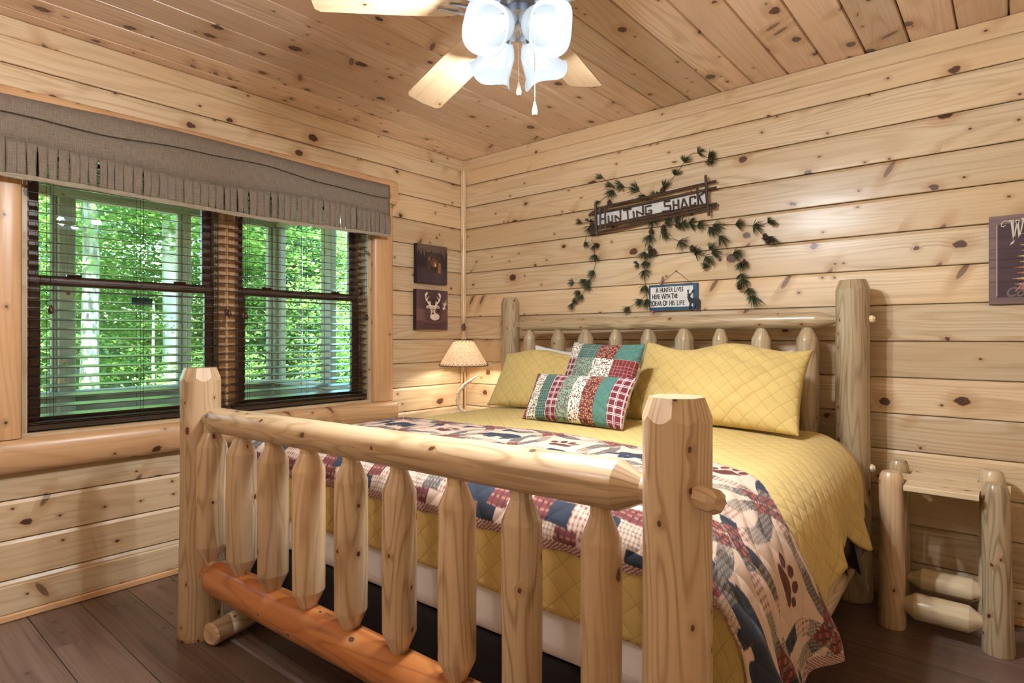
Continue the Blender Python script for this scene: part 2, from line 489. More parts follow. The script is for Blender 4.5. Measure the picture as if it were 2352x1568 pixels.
# floor planks run along x
fl = MB().box((-0.02, YF - 0.02, -0.10), (XR + 0.02, 0.02, -0.018)).build('floor', FLOORM, smooth=False)
structure(fl, 'dark brown wood plank floor', 'floor')
FW = 0.178
y = YF - 0.02; row = 0
while y < 0:
    x = -0.02 - (0.0 if row % 3 == 0 else 0.45 if row % 3 == 1 else 0.85)
    while x < XR:
        x0 = max(x, -0.02); x1 = min(x + 1.28, XR + 0.02)
        if x1 - x0 > 0.02:
            plank(fl, round(x1 - x0, 2), FW, flat_prof, FLOORM, axes((x0, y + FW, 0), (1, 0, 0), (0, 0, 1), (0, -1, 0)))
        x += 1.28
    y += FW; row += 1
# baseboards with a shoe strip, crown boards, corner strip
def base_run(name, lo, hi, lo2, hi2, label):
    b = structure(MB().bevel_box(lo, hi, 0.004).build(name, PINE, smooth=False), label, 'baseboard')
    MB().bevel_box(lo2, hi2, 0.005).build('shoe_strip', PINE_TRIM, b, smooth=False)
base_run('baseboard_left', (0.002, YF, 0.03), (0.018, -0.002, 0.143), (0.002, YF, 0.0), (0.024, -0.002, 0.03), 'flat pine baseboard along the window wall')
base_run('baseboard_back', (0.024, -0.018, 0.03), (XR, -0.002, 0.143), (0.024, -0.024, 0.0), (XR, -0.002, 0.03), 'flat pine baseboard along the headboard wall')
structure(MB().bevel_box((0.001, YF, 2.362), (0.016, -0.001, H - 0.001), 0.003).build('trim_1', PINE, smooth=False), 'flat pine crown board at the top of the window wall', 'trim')
structure(MB().bevel_box((0.016, -0.016, 2.362), (XR, -0.001, H - 0.001), 0.003).build('trim_2', PINE, smooth=False), 'flat pine crown board at the top of the headboard wall', 'trim')
structure(MB().bevel_box((0.001, -0.034, 0.145), (0.034, -0.001, 2.360), 0.006).build('trim_3', PINE, smooth=False), 'upright pine strip in the room corner behind the lamp', 'trim')

# half-log window trim
def half_log(name, p0, p1, wid, thick, label, ends=(True, True)):
    """half round slab on the wall x = 0 between two (y, z) points"""
    (y0, z0), (y1, z1) = p0, p1
    d = Vector((0, y1 - y0, z1 - z0)); L = d.length; d.normalize()
    e = Vector((0, -d.z, d.y))
    m = MB()
    n = 12
    stations = [(0.0, 0.80), (0.012, 0.93), (0.035, 1.0), (L - 0.035, 1.0), (L - 0.012, 0.93), (L, 0.80)]
    V = []; F = []; U = []
    for (t, s_) in stations:
        for k in range(n + 1):
            th = PI * k / n
            a = -math.cos(th); r = math.sin(th) ** 0.7
            V.append(Vector((0.002 + thick * (0.35 + 0.65 * r) * (0.75 + 0.25 * s_), y0, z0)) + d * t + e * (a * wid / 2 * (0.9 + 0.1 * s_)))
        V.append(Vector((0.002, y0, z0)) + d * t + e * (wid / 2)); V.append(Vector((0.002, y0, z0)) + d * t - e * (wid / 2))
    q = n + 3
    for i in range(len(stations) - 1):
        for k in range(q):
            k2 = (k + 1) % q
            F.append((i * q + k, i * q + k2, (i + 1) * q + k2, (i + 1) * q + k))
            t0 = stations[i][0]; t1 = stations[i + 1][0]
            U.append([(t0, k * wid / n * 1.2), (t0, (k + 1) * wid / n * 1.2), (t1, (k + 1) * wid / n * 1.2), (t1, k * wid / n * 1.2)])
    F.append(list(range(q))[::-1]); U.append([(0.01 * k, 0.02) for k in range(q)])
    F.append([(len(stations) - 1) * q + k for k in range(q)]); U.append([(0.01 * k, 0.02) for k in range(q)])
    m.add(V, F, U)
    return structure(m.build(name, PINE_TRIM, angle=40), label, 'window trim')
half_log('trim_4', (-0.652, 2.080), (-3.2, 2.080), 0.155, 0.055, 'half-log header over the window, behind the burlap valance')
half_log('trim_5', (-0.655, 0.667), (-3.2, 0.667), 0.136, 0.060, 'half-log sill under the window')
half_log('trim_6', (-0.750, 0.737), (-0.750, 2.000), 0.154, 0.042, 'half-log upright at the lamp side of the window')
half_log('trim_7', (-2.640, 0.737), (-2.640, 2.000), 0.154, 0.042, 'half-log upright at the far side of the window from the lamp')
# jamb liner and mullion
m = MB()
m.box((-0.158, WY0, WZ0 - 0.018), (0.003, WY1, WZ0)); m.box((-0.158, WY0, WZ1), (0.0, WY1, WZ1 + 0.018))
m.box((-0.158, WY1 - 0.018, WZ0), (0.0, WY1 - 0.001, WZ1)); m.box((-0.158, WY0 + 0.001, WZ0), (0.0, WY0 + 0.018, WZ1))
structure(m.build('trim_8', PINE, smooth=False), 'pine boards lining the window opening', 'window trim')
structure(MB().bevel_box((-0.150, -1.742, WZ0), (-0.066, -1.652, WZ1), 0.006).build('trim_9', PINE_TRIM, smooth=False), 'pine mullion post between the two windows', 'window trim')

FRAMEB = plain('brown_window_frame', (0.115, 0.060, 0.042), 0.35)
FRAMET = plain('tan_window_frame', (0.30, 0.20, 0.13), 0.45)
g = G('window_glass')
tr = g.n('ShaderNodeBsdfTransparent', {0: (0.86, 1.0, 0.97, 1)})
gl = g.n('ShaderNodeBsdfGlossy', {0: (0.85, 1, 0.97, 1), 'Roughness': 0.01})
fr = g.n('ShaderNodeFresnel', {'IOR': 1.45})
mx = g.n('ShaderNodeMixShader', {0: g.m('MULTIPLY', fr.outputs[0], 1.3), 1: tr.outputs[0], 2: gl.outputs[0]})
g.t.links.new(mx.outputs[0], g.out.inputs[0])
GLASS = g.mat
def sash(win, y0, y1, z0, z1, x, side):
    m = MB(); a = 0.042
    m.bevel_box((x - 0.014, y0, z0), (x + 0.014, y0 + a, z1), 0.004); m.bevel_box((x - 0.014, y1 - a, z0), (x + 0.014, y1, z1), 0.004)
    m.bevel_box((x - 0.0138, y0 + a, z0), (x + 0.0138, y1 - a, z0 + a), 0.004); m.bevel_box((x - 0.0138, y0 + a, z1 - a), (x + 0.0138, y1 - a, z1), 0.004)
    sh = m.build('sash', FRAMEB, win, smooth=False)
    MB().box((x - 0.002, y0 + a - 0.004, z0 + a - 0.004), (x + 0.002, y1 - a + 0.004, z1 - a + 0.004)).build('pane', GLASS, sh, smooth=False)
    return sh
for i, (y0, y1, lb) in enumerate(((WY0 + 0.019, -1.743, 'brown double-hung window nearer the viewer, left of the mullion'), (-1.651, WY1 - 0.019, 'brown double-hung window nearer the lamp, right of the mullion'))):
    m = MB(); fz = 0.018
    m.box((-0.152, y0, WZ0), (-0.078, y0 + fz, WZ1)); m.box((-0.152, y1 - fz, WZ0), (-0.078, y1, WZ1))
    m.box((-0.152, y0 + fz, WZ0), (-0.078, y1 - fz, WZ0 + fz)); m.box((-0.152, y0 + fz, WZ1 - fz), (-0.078, y1 - fz, WZ1))
    win = structure(m.build('window_%d' % (i + 1), FRAMET, smooth=False), lb, 'window')
    sash(win, y0 + fz, y1 - fz, 1.372, WZ1 - fz, -0.130, 0)
    ls = sash(win, y0 + fz, y1 - fz, WZ0 + fz, 1.414, -0.098, 1)
    for yy in (y0 + 0.18, y1 - 0.18):
        MB().bevel_box((-0.098, yy - 0.028, 1.4145), (-0.084, yy + 0.028, 1.424), 0.003).build('latch', FRAMEB, win, smooth=False)
MB().box((-0.0955, -2.135, 1.300), (-0.0925, -2.045, 1.335)).build('sticker', plain('teal_sticker', (0.02, 0.12, 0.12), 0.4), bpy.data.objects['window_1'], smooth=False)['label'] = 'small dark teal sticker on the lower pane'

# ---------------------------------------------------------------- the log bed (bed-local frame)
BED = Matrix.Translation((1.63, -1.14, 0)) @ Matrix.Rotation(math.radians(1.9), 4, 'Z')
bed = empty('log_bed', (0, 0, 0), 'peeled log bed with tall headboard posts and a spindled footboard', 'bed', frame=BED)
HY, FY = 0.97, -0.97

def post(x, y, r, h, mat, seed, name='post', base=0.0, ch=0.05):
    rr = random.Random(seed)
    prof = [(0, r * 1.10), (0.012, r * 1.14), (0.25, r * 1.06), (h * 0.5, r * 1.0), (h * 0.75, r * 0.98), (h - ch * 1.6, r * 0.985), (h - ch, r * 0.985), (h, r * 0.74)]
    o = MB().lathe((x, y, base), (x, y, base + h), prof, n=48, wob=0.018, seed=seed, facets=8, fslope=2.9).build(name, mat, bed, angle=13)
    return o
post(-0.965, FY, 0.0715, 1.030, LOG, 3)
post(0.967, FY, 0.0640, 1.040, LOG, 8)
post(-0.972, HY, 0.0610, 1.398, LOG_GREY, 5)
post(0.965, HY, 0.0680, 1.400, LOG_GREY, 6)

def rail(name, p0, p1, r0, r1, mat, seed, tenon=0.03, cone0=0.10, cone1=0.10, wob=0.02):
    p0 = Vector(p0); p1 = Vector(p1); L = (p1 - p0).length
    prof = [(0, tenon), (0.03, tenon), (0.03 + cone0, r0), (0.04 + cone0, r0), (L * 0.3, r0 * 1.02), (L * 0.55, (r0 + r1) / 2), (L * 0.8, r1 * 0.99), (L - 0.04 - cone1, r1), (L - 0.03 - cone1, r1 * 0.995), (L - 0.03, tenon), (L, tenon)]
    return MB().lathe(p0, p1, prof, n=32, wob=wob, seed=seed).build(name, mat, bed, angle=17)
# footboard: top rail, lower rail, nine spindles
rail('foot_rail', (-0.92, FY, 0.838), (0.932, FY, 0.856), 0.047, 0.0515, LOG, 21, 0.027, 0.06, 0.050)
rail('lower_rail', (-0.92, FY, 0.250), (0.932, FY, 0.262), 0.060, 0.058, LOG_RED, 22, 0.035, 0.07, 0.08)
SX = [-0.874, -0.645, -0.439, -0.233, -0.018, 0.192, 0.403, 0.603, 0.806]
SR = [0.0525, 0.0500, 0.0490, 0.0510, 0.0485, 0.0470, 0.0465, 0.0455, 0.0425]
for i, (x, r) in enumerate(zip(SX, SR)):
    z0 = 0.290; z1 = 0.825
    L = z1 - z0
    prof = [(0, r * 0.40), (0.016, r * 0.44), (0.072, r * 0.985), (0.076, r), (L * 0.5, r * 1.02), (L - 0.090, r), (L - 0.086, r * 0.985), (L - 0.036, r * 0.54), (L, r * 0.50)]
    MB().lathe((x, FY, z0), (x, FY, z1), prof, n=28, wob=0.03, seed=100 + i).build('spindle', LOG, bed, angle=17)
# headboard: top rail, lower rail, nine spindles
rail('head_rail', (-0.925, HY, 1.220), (0.925, HY, 1.226), 0.0355, 0.041, LOG_GREY, 23, 0.020, 0.03, 0.07)
rail('lower_rail', (-0.925, HY, 0.330), (0.925, HY, 0.330), 0.050, 0.052, LOG_GREY, 24, 0.030, 0.06, 0.06)
HX = [-0.815, -0.600, -0.406, -0.208, -0.008, 0.194, 0.382, 0.580, 0.784]
for i, x in enumerate(HX):
    r = 0.044 + 0.004 * ((i * 7) % 3 - 1); z0 = 0.36; z1 = 1.195; L = z1 - z0
    prof = [(0, r * 0.45), (0.06, r), (L * 0.5, r), (L - 0.062, r), (L - 0.058, r * 0.98), (L - 0.016, r * 0.58), (L, r * 0.40)]
    MB().lathe((x, HY, z0), (x, HY, z1), prof, n=28, wob=0.03, seed=200 + i).build('spindle', LOG_GREY, bed, angle=17)
# side rails and tenon ends
for sx, sd in ((-0.968, 31), (0.968, 32)):
    rail('side_rail', (sx, -0.92, 0.262), (sx, 0.92, 0.262), 0.064, 0.066, LOG, sd, 0.035, 0.05, 0.05)
def peg(p, d, r, L, mat, seed):
    p = Vector(p); d = Vector(d)
    prof = [(0, r), (L - r * 0.5, r), (L, r * 0.55)]
    MB().lathe(p, p + d * L, prof, n=9, wob=0.05, seed=seed).build('tenon_end', mat, bed, angle=20)
for z in (0.351, 0.181): peg((-1.03, FY - 0.005, z), (-1, -0.15, 0), 0.021, 0.045, LOG, int(z * 900))
peg((1.004, FY - 0.012, 0.868), (0.86, -0.50, 0), 0.0235, 0.070, LOG, 12)
for z in (1.226, 0.577): peg((1.022, HY, z), (1, 0, 0), 0.017, 0.030, LOG_PALE, int(z * 900))
peg((-1.025, HY, 1.222), (-1, 0, 0), 0.016, 0.03, LOG_GREY, 14)

# ---------------------------------------------------------------- fabrics
def fabric(name, color, rough=0.9, weave=700.0, bump=0.15, sheen=0.15, quilt=None, wr=0.0, cvar=0.06, dark=0.75, attr=False):
    g = G(name)
    u, v = g.uv()
    if attr:
        base = g.n('ShaderNodeAttribute', attribute_name='Col').outputs['Color']
    else:
        lo = g.noise(g.vec(u, v), 3.0, 2)
        base = g.mix(g.ss(lo, 0.3, 0.7), tuple(c * (1 - cvar) for c in color), tuple(min(1, c * (1 + cvar)) for c in color))
    w = g.m('MULTIPLY', g.m('SINE', g.m('MULTIPLY', u, weave * 6.28)), g.m('SINE', g.m('MULTIPLY', v, weave * 6.28)))
    nz = g.noise(g.vec(g.m('MULTIPLY', u, 1.0), v), 260.0, 2)
    hgt = g.m('MULTIPLY_ADD', w, 0.12, g.m('MULTIPLY', nz, 0.5))
    base = g.mix(g.m('MULTIPLY', g.ss(nz, 0.35, 0.65), 0.18), base, g.mix(1.0, base, (0.7, 0.7, 0.7), 'MULTIPLY'))
    dist = 0.0012
    if quilt:
        wob = g.m('MULTIPLY', g.m('SUBTRACT', g.noise(g.vec(u, v), 9.0, 2), 0.5), 0.02)
        pu = g.m('DIVIDE', g.m('ADD', g.m('ADD', u, v), wob), quilt)
        pv = g.m('DIVIDE', g.m('ADD', g.m('SUBTRACT', u, v), wob), quilt)
        du = g.m('ABSOLUTE', g.m('SUBTRACT', g.m('FRACT', pu), 0.5))
        dv = g.m('ABSOLUTE', g.m('SUBTRACT', g.m('FRACT', pv), 0.5))
        dm = g.m('MINIMUM', g.m('SUBTRACT', 0.5, du), g.m('SUBTRACT', 0.5, dv))
        puff = g.m('POWER', g.ss(dm, 0.0, 0.30), 0.5)
        base = g.mix(g.ss(dm, 0.045, 0.0), base, g.mix(1.0, base, (dark, dark * 0.98, dark * 0.92), 'MULTIPLY'))
        wrk = g.noise(g.vec(g.m('MULTIPLY', u, 10.0), g.m('MULTIPLY', v, 42.0)), 1.0, 3)
        hgt = g.m('ADD', g.m('MULTIPLY', puff, 3.2), g.m('MULTIPLY_ADD', wrk, wr, g.m('MULTIPLY', hgt, 0.5)))
        dist = 0.0028
    p = g.bsdf(base, rough, g.bump(hgt, bump * 2.5 if quilt else bump, dist), Sheen_Weight=sheen)
    return g.mat
GOLD = fabric('gold_quilted_cotton', (0.64, 0.47, 0.17), quilt=0.075, wr=1.6, bump=0.11, sheen=0.05)
TAN = fabric('tan_cloth', (0.42, 0.24, 0.09))
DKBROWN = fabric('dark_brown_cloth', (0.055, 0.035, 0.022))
BLACKC = fabric('black_cloth', (0.012, 0.010, 0.012), sheen=0.0)
WHITE = fabric('white_cotton', (0.80, 0.80, 0.84))
PRINT = fabric('printed_cotton', (1, 1, 1), attr=True, quilt=0.12, wr=1.3, bump=0.16, dark=0.86, sheen=0.05)
PATCH = fabric('patchwork_cotton', (1, 1, 1), attr=True, quilt=0.045, wr=1.0, bump=0.18, dark=0.88, sheen=0.05)

# mattress set
def soft_box(name, lo, hi, r, mat, label, cat):
    m = MB().box(lo, hi)
    o = m.build(name, mat, frame=BED)
    b = o.modifiers.new('bevel', 'BEVEL'); b.width = r; b.segments = 4
    return tag(o, label, cat)
soft_box('mattress', (-0.90, -0.835, 0.352), (0.90, 0.90, 0.70), 0.05, WHITE, 'white mattress under the gold coverlet', 'mattress')
soft_box('box_spring', (-0.885, -0.82, 0.125), (0.885, 0.90, 0.350), 0.02, BLACKC, 'black box spring under the white mattress', 'box spring')

# coverlet
ZT = 0.745
def prof_x(a, wl, rl, wr_, rr, flr):
    """across the bed: signed arc length -> (x, drop)"""
    s = np.abs(a); right = a > 0
    w = np.where(right, wr_, wl); r = np.where(right, rr, rl)
    q = np.clip((s - w) / r, 0, PI / 2)
    d = np.clip(s - w - r * PI / 2, 0, None)
    x = np.minimum(s, w) + r * np.sin(q) + flr * d
    z = r * (1 - np.cos(q)) + d * math.sqrt(1 - flr * flr)
    return np.where(right, x, -x), z
def prof_y(b, w, r):
    q = np.clip((b - w) / r, 0, PI / 2)
    d = np.clip(b - w - r * PI / 2, 0, None)
    return np.minimum(b, w) + r * np.sin(q), r * (1 - np.cos(q)) + d
def cover_surface(A, B, lift, ph=0.0, fold=1.0):
    x, dx = prof_x(A, 0.83 + 0, 0.11, 0.85, 0.19, 0.06)
    yb, db = prof_y(B, 0.775, 0.075)
    drop = np.maximum(dx, db) + 0.25 * np.minimum(dx, db)
    y = -yb
    crown = 0.022 * np.clip(np.abs(x) / 0.95, 0, 1) ** 2.2
    fr_ = np.clip((dx - 0.12) / 0.25, 0, 1.4)
    right = A > 0
    fx = np.where(right, fold * fr_ * (0.026 * np.sin(y * 15 + 1.1 + ph) + 0.014 * np.sin(y * 31 + 0.4 + ph) + 0.018), -0.01 * fr_)
    fy = 0.004 * np.sin(x * 9) * np.clip(db / 0.2, 0, 1)
    puff = 0.003 * np.sin(x * 7 + 1) * np.sin(y * 6 + 2)
    X = x + fx; Y = y + fy; Z = ZT - crown - drop + puff
    nx_ = np.where(right, 1, -1) * np.clip(dx / 0.15, 0, 1)
    ny_ = -np.clip(db / 0.06, 0, 1)
    nz_ = np.clip(1 - np.maximum(np.abs(nx_), np.abs(ny_)), 0.05, 1)
    ln = np.sqrt(nx_ ** 2 + ny_ ** 2 + nz_ ** 2)
    return np.stack([X + nx_ / ln * lift, Y + ny_ / ln * lift, Z + nz_ / ln * lift], -1)
na, nb = 190, 150
tA = np.linspace(0, 1, na)[None, :].repeat(nb, 0)
tB = np.linspace(0, 1, nb)[:, None].repeat(na, 1)
yh = 0.80
Bm = -yh + (0.775 + 0.075 * PI / 2 + 0.170 + yh) * tB
hem = 0.034 * np.sin(Bm * 8.0 + 0.6) + 0.024 * np.sin(Bm * 19.0)
aR = 0.85 + 0.19 * PI / 2 + 0.115 + 0.06 * (Bm + 0.3) + hem
aL = 0.83 + 0.11 * PI / 2 + 0.22
A = -aL + (aL + aR) * tA
# the head edge of the drape runs back towards the foot at its lower corner
cut = np.clip((A - 0.86) / 0.35, 0, 1)
Bm = Bm + (1 - tB) ** 1.2 * cut * 0.16
P = cover_surface(A, Bm, 0.0)
cov = grid_obj('coverlet', P, GOLD, frame=BED, uv=np.stack([A, Bm], -1))
tag(cov, 'gold diamond-quilted coverlet draped over the log bed', 'coverlet')
md = cov.modifiers.new('thickness', 'SOLIDIFY'); md.thickness = 0.008; md.offset = -1

# under-layers that show past the coverlet's head edge
nb2, na2 = 40, 60
tB = np.linspace(0, 1, nb2)[:, None].repeat(na2, 1); tA = np.linspace(0, 1, na2)[None, :].repeat(nb2, 0)
B2 = -0.86 + 0.30 * tB
A2 = 0.55 + (0.85 + 0.19 * PI / 2 + 0.04 + 0.05 * np.sin(tB * 7) - 0.55) * tA
P2 = cover_surface(A2, B2, -0.012, 1.7, 0.6)
sheet = grid_obj('sheet', P2, TAN, frame=BED, uv=np.stack([A2, B2], -1))
tag(sheet, 'tan sheet showing past the head edge of the gold coverlet', 'sheet')
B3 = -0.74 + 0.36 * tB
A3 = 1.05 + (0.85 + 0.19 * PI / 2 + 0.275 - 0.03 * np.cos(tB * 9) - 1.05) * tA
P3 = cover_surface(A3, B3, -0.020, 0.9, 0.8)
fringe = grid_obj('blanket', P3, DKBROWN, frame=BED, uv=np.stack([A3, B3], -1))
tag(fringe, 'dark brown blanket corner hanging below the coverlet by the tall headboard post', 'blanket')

# bear and paw quilt across the foot of the bed: colours computed on a dense mesh
def hash2(i, j, k=0):
    h = np.sin(i * 127.1 + j * 311.7 + k * 74.7) * 43758.5453
    return h - np.floor(h)
def ell(px, py, cx, cy, rx, ry, ang=0.0):
    c, s = math.cos(ang), math.sin(ang)
    x = (px - cx) * c + (py - cy) * s; y = -(px - cx) * s + (py - cy) * c
    return (x / rx) ** 2 + (y / ry) ** 2 < 1
def put(col, mask, c): col[mask] = c
def sr(r, g_, b): return np.array([((c / 255) / 12.92 if c / 255 <= 0.04045 else ((c / 255 + 0.055) / 1.055) ** 2.4) for c in (r, g_, b)])
NAVY, CREAM, MAROON, GREYP, REDP = sr(36, 42, 58), sr(206, 178, 158), sr(92, 36, 36), sr(108, 98, 92), sr(112, 50, 48)
def plaid(u, v, base, l1, l2, p=0.012, w=0.3):
    c = np.tile(base, u.shape + (1,)).astype(float)
    a = (u / p) % 1 < w; b = (v / p) % 1 < w
    c[a] = 0.5 * c[a] + 0.5 * l1; c[b] = 0.5 * c[b] + 0.5 * l2
    c[a & b] = l1
    return c
def bear_quilt(u, v, s=0.292):
    col = np.tile(CREAM, u.shape + (1,)).astype(float)
    iu = np.floor(u / s + 0.5); iv = np.floor(v / s + 0.5)
    x = u - iu * s; y = v - iv * s
    ax, ay = np.abs(x), np.abs(y)
    Ro, Ri = 0.70 * s, 0.565 * s
    d0 = np.hypot(x, y); d1 = np.hypot(ax - s, ay); d2 = np.hypot(ax, ay - s)
    bands = [(d0, np.arctan2(y, x), iu, iv, (d1 > Ri * 1.0) | True), (d1, np.arctan2(y, (ax - s)), iu + np.sign(x), iv, True), (d2, np.arctan2((ay - s), x), iu, iv + np.sign(y), True)]
    PL = [plaid(u, v, GREYP, sr(62, 56, 54), sr(160, 144, 130), 0.010, 0.42), plaid(u, v, CREAM, sr(140, 84, 78), sr(160, 130, 115), 0.013, 0.40),
          np.tile(NAVY, u.shape + (1,)), plaid(u, v, sr(170, 152, 134), sr(70, 62, 60), sr(90, 80, 76), 0.008, 0.35), plaid(u, v, GREYP, sr(80, 70, 66), sr(176, 158, 142), 0.014, 0.5)]
    hit = np.zeros(u.shape, int)
    for d, th, ci, cj, _ in bands:
        m_ = (d > Ri) & (d < Ro)
        seg = np.floor((th + PI) / (2 * PI) * 16).astype(int)
        kind = (np.floor(hash2(seg, ci * 3 + cj, 2) * 5)).astype(int)
        kind = np.array([0, 3, 1, 2, 4, 1, 3, 0])[(seg + (ci + cj).astype(int)) % 8]
        for k in range(5):
            q = m_ & (kind == k)
            col[q] = PL[k][q]
        hit += m_
    lens = hit >= 2
    lens_c = lens & ((ax > 0.40 * s) & (ay < 0.17 * s) | (ay > 0.40 * s) & (ax < 0.17 * s))
    rp = plaid(u, v, REDP, sr(60, 34, 36), sr(200, 120, 90), 0.018, 0.3)
    col[lens] = rp[lens]
    mel = (d0 < Ri * 1.0) & (hit == 0)
    cusp = (ax > 0.36 * s) & (ay > 0.36 * s) & (hit == 0)
    odd = ((iu + iv) % 2 == 1)
    for (cx, cy, rx, ry, an) in ((0.005, 0.008, 0.062, 0.030, -0.05), (0.045, 0.004, 0.035, 0.030, 0), (-0.055, -0.002, 0.026, 0.017, 0.35), (-0.080, -0.012, 0.014, 0.009, 0.3), (-0.058, 0.016, 0.008, 0.007, 0),
                               (-0.034, -0.030, 0.013, 0.022, 0.2), (-0.012, -0.032, 0.012, 0.020, -0.1), (0.040, -0.031, 0.014, 0.022, 0.1), (0.064, -0.028, 0.014, 0.022, -0.25), (-0.030, 0.012, 0.035, 0.022, 0.2)):
        put(col, odd & ell(x / 1.14, y / 1.14, cx, cy, rx, ry, an), NAVY)
    for (cx, cy, rx, ry, an) in ((0.0, -0.022, 0.046, 0.020, 0.0), (0.0, -0.012, 0.026, 0.018, 0), (-0.044, 0.010, 0.013, 0.018, 0.5), (-0.017, 0.032, 0.013, 0.019, 0.15), (0.017, 0.032, 0.013, 0.019, -0.15), (0.044, 0.010, 0.013, 0.018, -0.5)):
        put(col, ~odd & ell(x, y, cx, cy, rx, ry, an), MAROON)
    return col
nu, nv = 760, 300
tA = np.linspace(0, 1, nu)[None, :].repeat(nv, 0); tB = np.linspace(0, 1, nv)[:, None].repeat(nu, 1)
b0 = 0.075 - 0.02
Bq = b0 + (0.775 + 0.075 * PI / 2 + 0.012 - b0) * tB
hemq = 0.85 + 0.19 * PI / 2 + 0.180 + 0.045 * tB + 0.012 * np.sin(tB * 17)
aL = 0.83 + 0.11 * PI / 2 + 0.20
Aq = -aL + (aL + hemq) * tA
_, dxx = prof_x(Aq, 0.83, 0.11, 0.85, 0.19, 0.06)
dxx = np.where(Aq > 0, dxx, 0)
shift = np.interp(Aq, [0, 0.46, 0.75, 0.85, 0.912, 1.005, 1.108, 1.228, 1.40, 1.56], [0, 0.03, 0.10, 0.15, 0.19, 0.31, 0.33, 0.28, 0.12, 0]) * (1 - tB) ** 0.8
for _ in range(12): shift[:, 1:-1] = (shift[:, :-2] + 2 * shift[:, 1:-1] + shift[:, 2:]) / 4
Bs = Bq + shift
Pq = cover_surface(Aq, Bs, 0.014, 0.0, 1.0)
ridge = np.clip((dxx - 0.10) / 0.2, 0, 1)
fold_c = 0.42 - 0.16 * ridge
Pq[..., 0] += ridge * (0.030 * np.exp(-((tB - 0.52) / 0.05) ** 2) + 0.034 * np.exp(-((tB - 0.80) / 0.05) ** 2) + 0.006 + 0.018 * np.exp(-((tB - 0.12) / 0.10) ** 2))
Pq[..., 2] += -np.clip(tB - 0.93, 0, 1) * 0.2 * 0 + 0.002 * np.sin(Aq * 60) * np.sin(Bq * 50)
colq = bear_quilt(Aq - 0.234 + 0.292 * 8, (Bs - b0) * -1.0 + 0.185 + 0.292 * 8)
bz = (1 - tB) * (0.775 + 0.075 * PI / 2 + 0.012 - b0)
ci = np.floor(Aq / 0.062 + 0.5 * np.floor(bz / 0.055)); cj = np.floor(bz / 0.055)
pk = np.floor(hash2(ci, cj, 4) * 6).astype(int)
fz = (bz < 0.165) & (dxx < 0.16)
for k_, pl in enumerate((plaid(Aq, bz, GREYP, sr(62, 56, 54), sr(170, 156, 142), 0.012, 0.4), plaid(Aq, bz, CREAM, sr(140, 84, 78), sr(170, 140, 125), 0.013, 0.4), np.tile(NAVY, Aq.shape + (1,)), plaid(Aq, bz, REDP, sr(60, 34, 36), sr(190, 130, 110), 0.018, 0.3), plaid(Aq, bz, CREAM, sr(110, 100, 96), sr(120, 110, 104), 0.010, 0.35), np.tile(CREAM, Aq.shape + (1,)))):
    q_ = fz & (pk == k_); colq[q_] = pl[q_]
edge = (tA > 1 - 0.010) | (tB > 1 - 0.03) | (tB < 0.008)
strp = (((Aq + Bq) / 0.012) % 1 < 0.5)
colq[edge & strp] = sr(205, 175, 165); colq[edge & ~strp] = sr(110, 50, 52)
quilt = grid_obj('bear_quilt', Pq, PRINT, frame=BED, uv=np.stack([Aq, Bq], -1), col=colq)
tag(quilt, 'wedding-ring patchwork quilt with bears and paw prints across the foot of the bed', 'quilt')
md = quilt.modifiers.new('thickness', 'SOLIDIFY'); md.thickness = 0.006; md.offset = -1

